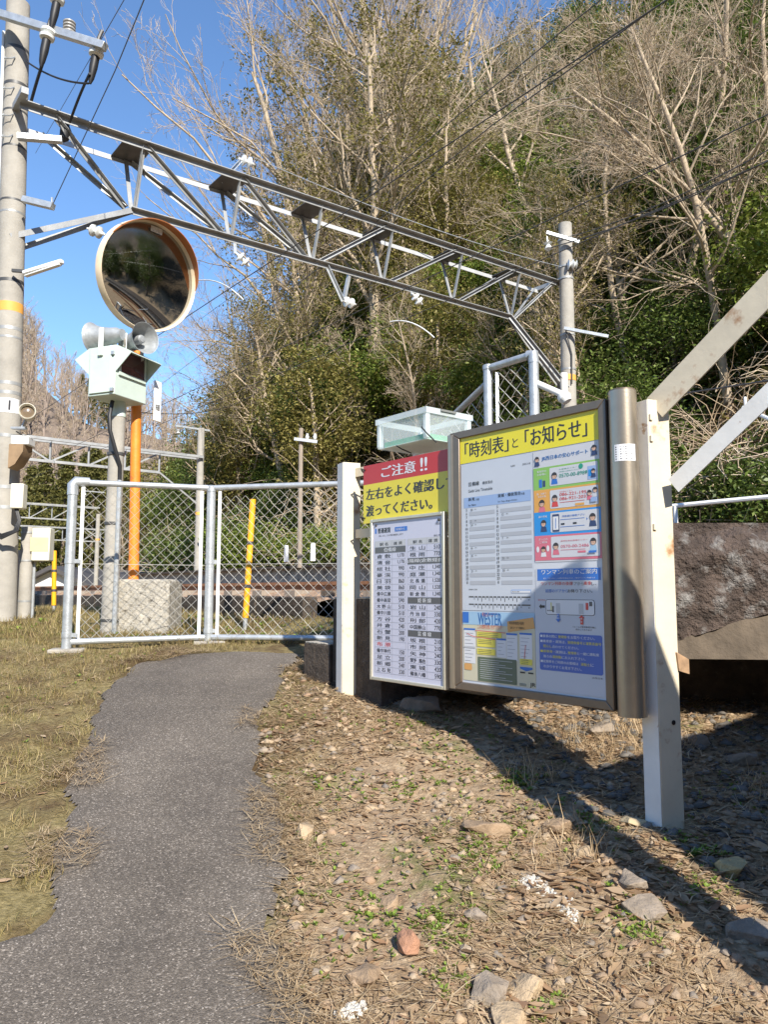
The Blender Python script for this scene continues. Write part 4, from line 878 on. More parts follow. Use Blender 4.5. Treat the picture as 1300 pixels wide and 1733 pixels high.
for i, (s_, z_, h_) in enumerate(((.34, 1.72, .26), (.36, 1.475, .22), (.35, 1.26, .19), (.37, 1.06, .18))):
    m = MB(); m.box(B(s_+.25, -.42-.02*i, z_), (.46, .34, h_), axes=(EX.to_3d(), NB.to_3d(), Vector((0, 0, 1)))); m.build('stair_block', mat('pinkish concrete', (.34, .29, .24), .95, 0, .35, 9, .8, 30, col2=(.10, .08, .06), thr=(.58, 5, .15)), label=('topmost stained concrete block behind the fare board', 'second stained concrete block down behind the fare board', 'third stained concrete block down behind the fare board', 'lowest stained concrete block behind the fare board')[i], cat='block', org=B(s_, -.3, z_), bevel=.02)
# heavy slab at the right: rough dark face over a smoother sloping lip
slabm = mat('mossy rough concrete', (.085, .062, .05), .95, 0, .7, 7, 2.2, 34, col2=(.30, .29, .275), thr=(.52, 8, .16), detail=14)
lipm = mat('brown soffit', (.11, .085, .06), .9, 0, .45, 4, 1.0, 14, col2=(.07, .05, .035), thr=(.52, 3, .2))
Yf = 4.05
def sp(px, py, Y): return at(px, py, Y)
t = thing('platform_slab', 'massive dark mossy concrete slab edge behind the right white post', 'concrete slab', sp(1300, 1115, Yf))
zt0 = sp(1145, 884, Yf).z; zb0 = sp(1145, 1114, Yf).z; xl = sp(1075, 900, Yf).x; xr = xl+3.2
nxs, nzs = 150, 40; V = []; F = []
top = lambda x: zt0
for j in range(nzs+1):
    for i in range(nxs+1):
        x = xl+(xr-xl)*i/nxs; lo = zb0+.03+(x-xl)*.30; z = lo+(zt0-lo)*j/nzs
        V.append((x, Yf-.02+float(vnoise(x*3, z*3, 60))*.10+float(vnoise(x*8, z*8, 61))*.07+float(vnoise(x*22, z*22, 62))*.03-.10*max(0, (z-zt0+.10)/.10)**2*-1, z+float(vnoise(x*9, 0, 63))*.02*(j == nzs)))
for j in range(nzs):
    for i in range(nxs): q = j*(nxs+1)+i; F.append((q, q+1, q+nxs+2, q+nxs+1))
o = npmesh('rough_face', [(a-t.location.x, b_-t.location.y, c_-t.location.z) for a, b_, c_ in V], F, slabm, t, smooth=True)
m = MB(); m.use(slabm); m.box(((xl+xr)/2, Yf+1.23, (zt0+zb0)/2+.01), (xr-xl, 2.4, zt0-zb0-.02)); m.build('body', None, t)
m = MB(); m.add([(xl, Yf-.01, zb0), (xr, Yf-.35, zb0), (xr, Yf-.02, zb0+.035+(xr-xl)*.30), (xl, Yf+.0, zb0+.035), (xl, Yf+.3, zb0-.01), (xr, Yf+.3, zb0-.01)], [(0, 1, 2, 3), (0, 4, 5, 1)]); m.build('sloping_lip', lipm, t)
m = MB(); m.box(((xl+xr)/2+.1, Yf+1.3, zb0-.42), (xr-xl, 1.4, .84)); m.build('foundation', concd, t)
# platform railing behind the slab (white pipes)
def pipe_rail(label, pts, posts, r=.022, mt=whiteclean, name='pipe_railing', base=None):
    t = thing(name, label, 'railing', pts[0] if base is None else base)
    m = MB(); m.tube(pts, r, 8); m.build('rail', mt, t)
    for p, h in posts: m = MB(); m.tube([p, Vector(p)-Vector((0, 0, h))], r*1.05, 8); m.build('upright', mt, t)
    return t
q = [at(1040, 868, 7.3), at(1143, 856, 6.9), at(1225, 848, 6.6), at(1420, 830, 6.0)]
pipe_rail('thin white pipe railing on the platform behind the concrete slab', q, [(q[1], .45), (q[2]+Vector((.6, -.25, 0)), .5)], .02)
q2 = [at(1040, 898, 7.35), at(1135, 892, 6.95)]; m = MB(); m.tube([q2[0], q2[1]], .014, 8); m.build('thin_pipe', whiteclean, label='short thin white pipe just above the slab beside the right post', cat='pipe', org=q2[0])
m = MB(); m.tube([at(1258, 690, 6.2), at(1345, 728, 5.6)], .016, 8); m.tube([at(1262, 692, 6.2), at(1261, 672, 6.2)], .012, 8); m.build('white_stay', whiteclean, label='short white stay pipe crossing behind the lower handrail', cat='pipe', org=at(1258, 690, 6.2))

# galvanised pipe gate frame rising above the notice board
def mesh_fence(bm_, p, ex, ez, wid, h0, h1, cell, r):
    """chain link: zigzag wires in the plane p + ex*u + ez*v; h0,h1 may be functions of u"""
    n = Vector(ex).cross(Vector(ez)).normalized(); k = int((wid+max(h1(0), h1(wid)))/cell)+2
    H = max(h1(0), h1(wid))
    for sgn in (1, -1):
        for i in range(-int(H/cell)-2, int(wid/cell)+int(H/cell)+3):
            u0 = i*cell; pts = []
            vs = np.arange(0, H+cell*.25, cell*.5)
            run = []
            for j, v in enumerate(vs):
                u = u0+sgn*v
                if 0 <= u <= wid and h0(u) <= v <= h1(u): run.append(Vector(p)+Vector(ex)*u+Vector(ez)*v+n*(r*.9*(1 if j % 2 else -1)*sgn))
                elif len(run) > 1: bm_.tube(run, r, 4, caps=False); run = []
                else: run = []
            if len(run) > 1: bm_.tube(run, r, 4, caps=False)
wirem = mat('galvanised mesh wire', (.50, .49, .45), .45, .35, .1, 20)
gA, gB = at(826, 624, 5.33), at(903, 600, 5.0)
t = thing('pipe_gate_frame', 'galvanised pipe fence frame with chain link standing above the notice board', 'fence', (gB.x, gB.y, 1.6))
m = MB(); m.tube([Vector((gB.x, gB.y, 1.55)), gB+Vector((0, 0, -.05)), gB+Vector((0, 0, -.02))], .0335, 14); m.tube([gB+Vector((0, 0, -.06)), gB, gB+(gA-gB)*.10], .037, 14); m.build('corner_post', galv, t)
m = MB(); m.tube([gB+(gA-gB)*.08, gA], .026, 12); m.build('top_rail', galv, t)
m = MB(); m.tube([Vector((gA.x, gA.y, 1.5)), gA+Vector((0, 0, .01))], .0335, 14); m.build('post', galv, t)
m = MB(); m.lathe(gA+Vector((0, 0, .01)), (0, 0, 1), [(.038, -.02), (.038, .012), (.02, .02), (.001, .021)], 14); m.build('post_cap', galv, t)
g1 = gA+(gB-gA).normalized()*.085; m = MB(); m.bar(Vector((g1.x, g1.y, 1.5)), g1+Vector((0, 0, -.05)), .022, .022); m.build('mesh_bar', galv, t)
gC = at(735, 735, 5.9); m = MB(); m.tube([gA+Vector((0, 0, -.10)), gC, gC+(gC-gA)*.7], .024, 12); m.build('sloping_rail', galv2, t)
m = MB(); d_ = (gB-gA); d_.z = 0; wd = d_.length; mesh_fence(m, (gA.x, gA.y, 1.6), d_.normalized(), (0, 0, 1), wd, lambda u: 0, lambda u: gA.z-1.65, .105, .0028); m.build('chain_link', wirem, t)
d2 = (gA-gC); d2.z = 0; w2 = d2.length; m = MB(); mesh_fence(m, (gC.x, gC.y, 1.6), d2.normalized(), (0, 0, 1), w2, lambda u: 0, lambda u: (gC.z-1.62)+(gA.z-.1-gC.z)*u/w2, .105, .0028); m.build('side_chain_link', wirem, t)
m = MB(); e_ = at(952, 668, 4.9); m.tube([gB+Vector((.0, 0, -.19)), e_], .022, 12); m.lathe(e_, (e_-gB).normalized(), [(.001, -.02), (.04, 0), (.045, .03), (.03, .06), (.001, .065)], 14); m.build('white_arm', whiteclean, t)

# ================================================================== CHAIN LINK FENCE ACROSS THE PATH
F0, F1, F2 = at(112, 1100, 5.87), at(352, 1090, 6.26), at(655, 1084, 6.0)
ZTOP0, ZTOP1, ZTOP2 = at(118, 816, 5.87).z, at(350, 826, 6.26).z, at(600, 822, 6.2).z
F0.z = gz(F0.x, F0.y)-.03; F1.z = gz(F1.x, F1.y)-.03; F2.z = F1.z
t = thing('chain_link_fence', 'galvanised chain link fence of two bays closing the end of the path', 'fence', F1)
def bay(pa, za, pb, zb, low):
    ta, tb = Vector((pa.x, pa.y, za)), Vector((pb.x, pb.y, zb)); ex = (tb-ta); wid = math.hypot(ex.x, ex.y); e2 = Vector((ex.x, ex.y, 0)).normalized()
    m = MB(); m.tube([ta+e2*.03, tb-e2*.03], .0235, 12); m.build('top_rail', galv, t)
    la, lb = Vector((pa.x, pa.y, low[0])), Vector((pb.x, pb.y, low[1])); m = MB(); m.tube([la+e2*.03, lb-e2*.03], .0235, 12); m.build('bottom_rail', galv, t)
    for u in (.075, wid-.075):
        p = pa+e2*u; f_ = u/wid; m = MB(); m.bar((p.x, p.y, low[0]+(low[1]-low[0])*f_), (p.x, p.y, za+(zb-za)*f_-.03), .026, .008, up=(-e2.y, e2.x, 0)); m.build('mesh_bar', whiteclean, t)
    z_ = min(low)+.02; m = MB(); sl_ = (low[1]-low[0])/wid
    mesh_fence(m, (pa.x+e2.x*.085, pa.y+e2.y*.085, z_), e2, (0, 0, 1), wid-.17, lambda u: .0, lambda u: za+(zb-za)*(u/wid)-z_-.03, .083, .0017)
    zm = (za+low[0])/2-.02; m.tube([Vector((pa.x, pa.y, zm))+e2*.04, Vector((pb.x, pb.y, zm))-e2*.04], .0022, 5)
    m.build('chain_link', wirem, t)
LZ0, LZ1, LZ2 = at(118, 1086, 5.87).z, at(350, 1078, 6.26).z, at(560, 1078, 6.2).z
bay(F0, ZTOP0, F1, ZTOP1, (LZ0, LZ1)); bay(F1, ZTOP1, F2, ZTOP2, (LZ1, LZ2))
m = MB(); e2 = (F1-F0).normalized(); m.tube([F0, Vector((F0.x, F0.y, ZTOP0-.04))], .036, 16); m.build('end_post', galv, t)
m = MB(); m.tube([Vector((F0.x, F0.y, ZTOP0-.10)), Vector((F0.x, F0.y, ZTOP0-.02)), Vector((F0.x, F0.y, ZTOP0+.005))+e2*.02, Vector((F0.x, F0.y, ZTOP0+.005))+e2*.12], [.041, .042, .040, .032], 16); m.build('corner_elbow', galv, t)
m = MB(); m.tube([F1, Vector((F1.x, F1.y, ZTOP1-.01))], .036, 16); m.lathe((F1.x, F1.y, ZTOP1-.01), (0, 0, 1), [(.040, -.02), (.040, .02), (.025, .032), (.001, .034)], 16); m.build('middle_post', galv, t)
for p, zt_, zl in ((F0, ZTOP0, LZ0), (F1, ZTOP1, LZ1)):
    zm = (zt_+zl)/2
    for z in (zm, zl+.05):
        m = MB(); m.lathe((p.x, p.y, z-.018), (0, 0, 1), [(.040, 0), (.040, .036)], 14); m.box((p.x+.055, p.y, z), (.05, .012, .03)); m.build('clamp', galv, t)
    m = MB(); m.box((p.x+.01, p.y, p.z+.03), (.25, .20, .035), rz=.2); m.build('footing', concw, t, bevel=.01)

# ================================================================== SIGNAL POST WITH LOUDSPEAKERS
Ys = 6.8; sb = at(184, 1072, Ys); sb.z = gz(sb.x, sb.y, False)-.05; s_top = at(200, 688, Ys)
t = thing('crossing_signal', 'pale green crossing signal box with two loudspeakers on a grey concrete pole', 'signal', sb)
m = MB(); m.tube([sb, Vector((s_top.x, s_top.y, s_top.z-.05))], [.073, .066], 24); m.build('pole', conc, t)
m = MB(); m.tube([Vector((s_top.x, s_top.y, s_top.z-.10)), Vector((s_top.x, s_top.y, s_top.z+.16))], .07, 20); m.build('socket', mint, t)
fa = Vector((-.93, .37, 0)).normalized(); fb = Vector((-fa.y, fa.x, 0)); fb = fb if fb.y > 0 else -fb     # fa along the front door, fb away
cn = at(193, 667, 6.5); W_, D_, H_ = .29, .42, at(196, 583, 6.5).z-cn.z
m = MB(); c = cn+fa*W_/2+fb*D_/2+Vector((0, 0, H_/2)); m.box(c, (W_, D_, H_), axes=(fa, fb, Vector((0, 0, 1)))); bx_ = m.build('housing', mint, t, bevel=.008)
m = MB(); m.box(cn+fa*W_*.52-fb*.006+Vector((0, 0, H_*.44)), (W_*.80, .014, H_*.78), axes=(fa, fb, Vector((0, 0, 1)))); d_ = m.build('door', mint, bx_, bevel=.004)
m = MB(); m.box(cn+fa*W_*.5-fb*.018+Vector((0, 0, H_*.86)), (.05, .03, .06), axes=(fa, fb, Vector((0, 0, 1)))); m.build('latch', mint, bx_, bevel=.004)
for k in (.10, .92):
    m = MB(); m.box(cn+fa*W_*.06-fb*.012+Vector((0, 0, H_*k*.9)), (.03, .02, .03), axes=(fa, fb, Vector((0, 0, 1)))); m.build('hinge', galv, bx_)
lensm = mat('dark red lens', (.07, .006, .02), .12, 0, .3, 6, coat=.8)
for side in (-1, 1):
    o0 = cn if side < 0 else cn+fa*W_; out = -fa if side < 0 else fa
    zl, zh_ = H_*.48, H_*.93; y0_, y1_ = .06, D_-.05
    m = MB(); m.prism([o0+fb*y0_+Vector((0, 0, zl))+out*.003, o0+fb*y1_+Vector((0, 0, zl))+out*.003, o0+fb*y1_+Vector((0, 0, zh_))+out*.003, o0+fb*y0_+Vector((0, 0, zh_))+out*.003], out*.006); m.build('lens', lensm, t)
    m = MB()
    for (a, z, wy, wz) in ((y0_-.02, zl-.02, .02, zh_-zl+.04), (y1_, zl-.02, .02, zh_-zl+.04)): m.prism([o0+fb*a+Vector((0, 0, z))+out*.002, o0+fb*(a+wy)+Vector((0, 0, z))+out*.002, o0+fb*(a+wy)+Vector((0, 0, z+wz))+out*.002, o0+fb*a+Vector((0, 0, z+wz))+out*.002], out*.015)
    m.prism([o0+fb*(y0_-.019)+Vector((0, 0, zl-.03))+out*.0015, o0+fb*(y1_+.019)+Vector((0, 0, zl-.03))+out*.0015, o0+fb*(y1_+.019)+Vector((0, 0, zl-.001))+out*.0015, o0+fb*(y0_-.019)+Vector((0, 0, zl-.001))+out*.0015], out*.016); m.build('lens_frame', mint, t)
    ex_ = .165; m = MB(); a0_ = o0+fb*.005; a1_ = o0+fb*(D_-.005); zt_ = Vector((0, 0, H_*.99)); tip = Vector((0, 0, H_*.80)); lo = Vector((0, 0, H_*.46))
    for a_, th in ((a0_, fb*.006), (a1_, -fb*.006)): m.prism([a_+zt_+out*.002, a_+lo+out*.002, a_+tip+out*ex_], th)
    m.add([a0_+zt_+out*.002, a1_+zt_+out*.002, a1_+tip+out*ex_, a0_+tip+out*ex_, a0_+zt_+out*.002+Vector((0, 0, .006)), a1_+zt_+out*.002+Vector((0, 0, .006)), a1_+tip+out*ex_+Vector((0, 0, .006)), a0_+tip+out*ex_+Vector((0, 0, .006))], [(0, 1, 2, 3), (7, 6, 5, 4), (0, 4, 5, 1), (2, 6, 7, 3), (1, 5, 6, 2), (0, 3, 7, 4)])
    m.build('hood', mint, t)
m = MB(); cb = [cn+fa*.12+fb*.12+Vector((0, 0, -.02)), cn+fa*.13+fb*.10+Vector((0, 0, -.16)), cn+fa*.10+fb*.08+Vector((0, 0, -.30)), Vector((s_top.x+.055, s_top.y-.06, s_top.z-.55)), Vector((s_top.x+.058, s_top.y-.062, s_top.z-.70))]
m.tube(cb, .018, 10); m.build('flexible_conduit', blackr, t)
m = MB(); m.tube([cb[-1]+Vector((0, 0, .02)), Vector((sb.x+.07, sb.y-.07, sb.z+.05))], .021, 10); m.build('conduit', galv, t)
for z in (sb.z+.15, sb.z+1.0, s_top.z-.45): m = MB(); m.lathe((sb.x+(s_top.x-sb.x)*.5, sb.y, z), (0, 0, 1), [(.077, 0), (.077, .025)], 18); m.build('band', darksteel, t)
def horn(label, c, ax_, side, sc_=1.0):
    ax_ = Vector(ax_).normalized(); h = thing('horn_speaker', label, 'loudspeaker', c)
    m = MB(); k = sc_; m.lathe(c, ax_, [(.001, -.17*k), (.055*k, -.168*k), (.058*k, -.13*k), (.075*k, -.10*k), (.082*k, -.02*k), (.095*k, .06*k), (.125*k, .14*k), (.150*k, .185*k), (.155*k, .187*k), (.150*k, .182*k), (.115*k, .13*k), (.07*k, .04*k), (.03*k, -.02*k), (.001, -.02*k)], 28); m.build('horn', hornm, h)
    m = MB(); m.lathe(c, ax_, [(.001, -.01*k), (.045*k, -.01*k), (.042*k, .13*k), (.03*k, .145*k), (.001, .147*k)], 18); m.build('driver', hornm, h)
    m = MB(); sd = ax_.cross(Vector((0, 0, 1))).normalized()
    m.prism([c+sd*.088-ax_*.02+Vector((0, 0, .05)), c+sd*.088+ax_*.03+Vector((0, 0, .05)), c+sd*.088+ax_*.03+Vector((0, 0, -.16)), c+sd*.088-ax_*.02+Vector((0, 0, -.16))], sd*.006); m.build('bracket', whiteclean, h, bevel=.002); m = MB(); m.prism([c-sd*.088-ax_*.02+Vector((0, 0, .05)), c-sd*.088+ax_*.03+Vector((0, 0, .05)), c-sd*.088+ax_*.03+Vector((0, 0, -.16)), c-sd*.088-ax_*.02+Vector((0, 0, -.16))], -sd*.006); m.build('bracket', whiteclean, h, bevel=.002)
    m = MB(); m.tube([c-ax_*.15+sd*.03+Vector((0, 0, -.03)), c-ax_*.18+Vector((0, 0, -.10)), c-ax_*.12+Vector((0, 0, -.16))], .008, 8); m.build('cable', champ, h); return h
hl = cn+fa*(W_*.60)+fb*(.10)+Vector((0, 0, H_+.125)); hr_ = cn+fa*(.015)+fb*(.24)+Vector((0, 0, H_+.10))
horn('grey horn loudspeaker facing left on top of the signal box', hl, fa*1.0-fb*.05, 1, .92)
horn('grey horn loudspeaker with its open mouth facing right on the signal box', hr_, -fa*1.0-fb*.25, 1, .92)
m = MB(); pl = cn+fb*(D_+.16)+Vector((0, 0, -.03)); m.box(pl+Vector((0, 0, .10)), (.012, .10, .38), axes=(fa, fb, Vector((0, 0, 1)))); m.build('number_plate', whiteclean, t, bevel=.004)
f = Flat(0, 0, to=lambda a, o, z: pl-fa*(.008+o)+fb*a+Vector((0, 0, .10+z))); f.text('布原', -.03, -.09, .06, INK, 1, .055, bold=1); f.build('plate_text', t)

# orange pole and traffic mirror
Ym = 7.0; ob = at(226, 985, Ym); ot = at(234, 470, Ym)
t = thing('mirror_pole', 'rust orange painted steel pole set in a rough concrete footing block', 'pole', Vector((ob.x, ob.y, 1.15)))
m = MB(); m.tube([Vector((ob.x, ob.y, ob.z-.05)), ot], .046, 20); m.build('pole', orange, t)
fbk = at(239, 1078, 6.85); m = MB(); m.box((fbk.x, 7.08, (at(239, 980, 6.85).z+1.05)/2), (.47, .46, at(239, 980, 6.85).z-1.05)); m.build('footing', mat('rough pale concrete', (.42, .39, .33), .95, 0, .3, 12, 1.0, 40, col2=(.16, .14, .11), thr=(.58, 18, .12)), t, bevel=.02)
mc = at(251, 469, 6.78); nrm = Vector((.765, -.62, -.17)).normalized(); RM = .50
t = thing('traffic_mirror', 'round convex traffic mirror with a cream rim and orange visor on the orange pole', 'mirror', mc)
rim = mat('cream orange rim', (.80, .66, .46), .45, 0, .15, 5); mirm = mat('dusty mirror', (.40, .41, .41), .07, 1.0, .10, 3)
_mt = mirm.node_tree; _mp = _mt.nodes['Principled BSDF']
_g = _mt.nodes.new('ShaderNodeTexCoord'); _sx = _mt.nodes.new('ShaderNodeSeparateXYZ'); _mt.links.new(_g.outputs['Object'], _sx.inputs[0])
_nn = _mt.nodes.new('ShaderNodeTexNoise'); _nn.inputs['Scale'].default_value = 5; _nn.inputs['Detail'].default_value = 8; _mt.links.new(_g.outputs['Object'], _nn.inputs['Vector'])
_ma = _mt.nodes.new('ShaderNodeMath'); _ma.operation = 'MULTIPLY_ADD'; _mt.links.new(_nn.outputs['Fac'], _ma.inputs[0]); _ma.inputs[1].default_value = .5; _mt.links.new(_sx.outputs[2], _ma.inputs[2])
_rr = _mt.nodes.new('ShaderNodeValToRGB'); _mt.links.new(_ma.outputs[0], _rr.inputs[0]); _rr.color_ramp.elements[0].position = .36; _rr.color_ramp.elements[0].color = (.03, .03, .03, 1); _rr.color_ramp.elements[1].position = .62; _rr.color_ramp.elements[1].color = (.20, .20, .20, 1)
_mt.links.new(_rr.outputs[0], _mp.inputs['Roughness'])
Rc = 2.0; prof = [(.001, Rc-math.sqrt(Rc*Rc-0)+.062)]
prof = [(r_, .064-(Rc-math.sqrt(Rc*Rc-r_*r_))) for r_ in (.001, .08, .16, .24, .32, .40, .46, .478)]
m = MB(); m.lathe(mc, nrm, prof, 56); m.f = m.f[:-2]; m.mi = m.mi[:len(m.f)]; m.build('mirror_face', mirm, t, smooth=80)
m = MB(); m.lathe(mc, nrm, [(.474, .0), (.480, .03), (.490, .045), (.496, .035), (.496, -.05), (.47, -.06), (.30, -.09), (.001, -.10)], 56); m.f = [q for q in m.f if len(q) == 4]; m.mi = m.mi[:len(m.f)]; m.build('rim', rim, t)
m = MB(); xm = nrm.cross(Vector((0, 0, 1))).normalized(); ym = xm.cross(nrm).normalized(); 
if ym.z < 0: ym = -ym
vis = []; NS = 40
for i in range(NS+1):
    an = R(30+150*i/NS); dep_ = .115*min(1, math.sin(math.pi*i/NS)**.6+.02); dirv = xm*math.cos(an)+ym*math.sin(an)
    vis.append((mc+dirv*.494+nrm*(.03), mc+dirv*.494+nrm*(.03+dep_), mc+dirv*.488+nrm*(.03+dep_), mc+dirv*.488+nrm*(.03)))
vs = [p for g in vis for p in g]; fs = []
for i in range(NS):
    for k in range(4): fs.append((i*4+k, i*4+(k+1) % 4, i*4+4+(k+1) % 4, i*4+4+k))
m.add(vs, fs+[(0, 1, 2, 3), (NS*4+3, NS*4+2, NS*4+1, NS*4)]); m.build('visor', mat('shaded visor orange', (.42, .15, .045), .5, 0, .12, 8), t)  # orange browned to carry the shadow inside the visor
m = MB(); m.tube([Vector((ot.x, ot.y, mc.z-.12)), mc-nrm*.10+Vector((0, 0, -.10))], .02, 8); m.tube([Vector((ot.x, ot.y, mc.z+.0)), mc-nrm*.10+Vector((0, 0, .02))], .02, 8); m.build('bracket', orange, t)
m = MB(); m.box(mc+ym*.425+nrm*.035, (.12, .05, .006), axes=(xm, ym, nrm)); m.build('sticker', mat('sticker', (.6, .58, .52), .5, 0, .3, 60), t)

# orange sleeved stakes
def stake(label, top, bot, r, Y, grey):
    a, b_ = at(*top, Y), at(*bot, Y); b_.z = gz(b_.x, b_.y, False)-.03; k = a+(b_-a)*grey
    t = thing('sleeved_stake', label, 'post', b_, 'orange sleeved wire stakes'); m = MB(); m.tube([b_, k], r*.72, 12); m.build('steel_foot', galv, t)
    m = MB(); m.tube([k-(a-k).normalized()*.02, a], r, 14); m.build('orange_sleeve', yellowp, t)
    for f_ in (.25, .62): c = k+(a-k)*f_; m = MB(); m.tube([c+(a-k).normalized()*-.015, c+(a-k).normalized()*.015], r*1.12, 12); m.build('band', darksteel, t)
stake('leaning amber sleeved stake behind the right bay of the chain link fence', (428, 845), (414, 1074), .028, 7.0, .88)
stake('amber sleeved stake in the grass left of the fence end post', (92, 932), (91, 1034), .028, 9.5, .85)
stake('partly hidden amber stake behind the cream striped box', (58, 940), (53, 1022), .026, 9.4, .9)

# ================================================================== UTILITY POLES, TRUSS AND WIRES
def cpole(label, top, bot, r0, r1, extra=()):
    t = thing('utility_pole', label, 'utility pole', bot); m = MB(); m.tube([Vector(bot)-Vector((0, 0, .1)), Vector(bot).lerp(Vector(top), .5), top], [r0, (r0+r1)/2, r1], 28); m.build('shaft', conc, t); return t
PLt = Vector((-3.99, 7.77, at(28, 30, 7.77).z+.15)); PLb = Vector((-3.835, 7.77, 1.22))
tl = cpole('tall concrete utility pole at the left edge with a metal crossarm on top', PLt, PLb, .140, .118)
def onL(z): return PLb+(PLt-PLb)*((z-PLb.z)/(PLt.z-PLb.z))
def rl(z): return .140+(.118-.140)*((z-PLb.z)/(PLt.z-PLb.z))
def zpx(py, Y=7.77, px=20): return at(px, py, Y).z
def band(t, py, h, mt, name='band', f=1.012):
    z = zpx(py); m = MB(); c = onL(z); m.lathe(c-Vector((0, 0, h/2)), (0, 0, 1), [(rl(z)*f, 0), (rl(z)*f, h)], 28); return m.build(name, mt, t)
band(tl, 524, .10, mat('orange band', (.80, .38, .08), .6, 0, .1, 10), 'orange_band')
for py in (90, 150, 195, 255, 345, 365, 480, 560, 575, 652, 668, 740, 826, 860): band(tl, py, .022 if py % 2 else .035, galv2 if py % 3 else darksteel)
z = zpx(690); m = MB(); m.use(WHT)
lbl_pts = [(onL(z)+Vector((math.sin(R(a))*rl(z)*1.02, -math.cos(R(a))*rl(z)*1.02, 0))) for a in range(-40, 81, 12)]
for i in range(len(lbl_pts)-1): a, b_ = lbl_pts[i], lbl_pts[i+1]; m.add([a-Vector((0, 0, .075)), b_-Vector((0, 0, .075)), b_+Vector((0, 0, .075)), a+Vector((0, 0, .075))], [(0, 1, 2, 3)])
m.build('number_plate', None, tl, smooth=60)
cl_ = onL(z); f = Flat(0, 0, to=lambda a, o, zz: cl_+Vector((math.sin(a/rl(z))*(rl(z)*1.03+o), -math.cos(a/rl(z))*(rl(z)*1.03+o), zz))); f.text('備', -.05, .005, .045, INK, 1); f.text('圏', -.05, -.055, .045, INK, 1); f.text('1', .07, -.05, .10, INK, 1, .02); f.build('plate_text', tl)
for zf in (115, 165, 210, 245):                             # step irons
    z = zpx(zf); m = MB(); c = onL(z)+Vector((-.01, -rl(z)*1.01, 0)); m.tube([c+Vector((-.05, 0, .03)), c+Vector((-.04, -.05, -.02)), c+Vector((.04, -.05, -.02)), c+Vector((.05, 0, .03))], .007, 6); m.build('step', galv, tl)
m = MB(); m.tube([onL(zpx(60))+Vector((-.125, -.05, 0)), onL(zpx(500))+Vector((-.14, -.05, 0)), onL(zpx(1000))+Vector((-.15, -.05, 0))], .016, 8); m.build('conduit', whiteclean, tl)
ca, cb_ = at(-60, 6, 7.65), at(178, 80, 7.2); m = MB(); m.bar(ca, cb_, .075, .075); m.build('crossarm', galv, tl, bevel=.004)
PRt = Vector((3.2, 12.98, at(957, 380, 12.98).z)); PRb = Vector((3.18, 12.98, 1.9))
tr = cpole('concrete utility pole across the tracks carrying the right end of the truss', PRt, PRb, .140, .115)
m = MB(); m.lathe(Vector((3.18, 12.98, at(960, 646, 12.98).z)), (0, 0, 1), [(.139, 0), (.139, .10)], 24); m.build('orange_band', MATS['orange band'], tr)
for py in (410, 455, 475, 570, 628): m = MB(); m.lathe(Vector((3.195, 12.98, at(957, py, 12.98).z)), (0, 0, 1), [(.132, 0), (.132, .03)], 20); m.build('band', galv2, tr)
m = MB(); m.bar(at(925, 394, 12.75), at(980, 410, 12.75), .05, .05); m.build('top_arm', galv, tr)
m = MB(); m.bar(at(955, 556, 12.8), at(1030, 570, 12.6), .055, .05); m.build('side_arm', galv, tr)
m = MB(); m.box(at(955, 655, 12.8), (.13, .10, .5)); m.build('equipment_box', mat('pole box grey', (.5, .49, .46), .5), tr, bevel=.03)
m = MB(); m.tube([at(958, 560, 12.82), at(968, 600, 12.83), at(968, 650, 12.83)], .012, 6); m.build('cable', blackr, tr)
m = MB(); m.lathe(at(970, 448, 12.8), (1, 0, .0), [(.02, -.1), (.09, -.08), (.03, -.04), (.09, 0), (.03, .04), (.08, .06), (.01, .08)], 14); m.build('insulator', porc, tr)
m = MB(); m.lathe(at(927, 410, 12.7), (.1, 0, -1), [(.01, -.1), (.02, 0), (.08, .02), (.03, .05), (.07, .12), (.02, .16), (.001, .17)], 14); m.build('insulator', porc, tr)

# the trussed beam
P0 = Vector((-2.86, 8.5)); ZT_, ZB_ = 6.76, 5.93
def kx(px, py):
    r = ray(px, py); r = r[0]/r[1]; return (8.5*r-P0.x)/(TN.x-TN.y*r)
def tpr(k, a=0, z=0): p = P0+TN*k+TX*a; return Vector((p.x, p.y, z))
def tp_(k, a=0, z=0):                                        # the beam rises slightly towards its right end
    f_ = (k+1.2)/9.0; w_ = min(1, max(0, (z-ZB_)/(ZT_-ZB_))); return tpr(k, a, z+(.30*f_)*(1-w_)+(-.13+.36*f_)*w_)
kl = (Vector((PLt.x, PLt.y))-P0).dot(TN); kr = (Vector((PRt.x, PRt.y))-P0).dot(TN)
t = thing('truss_beam', 'grey steel lattice truss beam spanning the tracks between two concrete poles', 'truss', tp_(kl, 0, 6.3))
m = MB(); m.angle(tp_(kl, -.16, ZT_), tp_(kr, -.16, ZT_), .075, .01); m.build('top_chord', galv2, t)
m = MB(); m.angle(tp_(kl, .30, ZT_), tp_(kr, .30, ZT_), .06, .01, flip=-1); m.build('top_chord', mat('pale truss steel', (.50, .51, .51), .5, .2, .1, 8), t)
ks = [kx(228, 240), kx(392, 300), kx(530, 345), kx(650, 385), kx(768, 425), kx(866, 455)]
m = MB(); m.angle(tp_(ks[0], .07, ZB_), tp_(ks[-1], .07, ZB_), .07, .01); m.build('bottom_chord', galv2, t)
for k in ks:
    m = MB(); m.prism([tp_(k-.17, -.17, ZT_-.012), tp_(k+.17, -.17, ZT_-.012), tp_(k+.17, .31, ZT_-.012), tp_(k-.17, .31, ZT_-.012)], (0, 0, -.01)); m.build('gusset', darksteel, t)
    for a in (-.14, .28): m = MB(); m.angle(tp_(k+.03, a, ZT_-.02), tp_(k+.03, .07+(.012 if a < 0 else -.012), ZB_), .05, .007); m.build('strut', galv2, t)
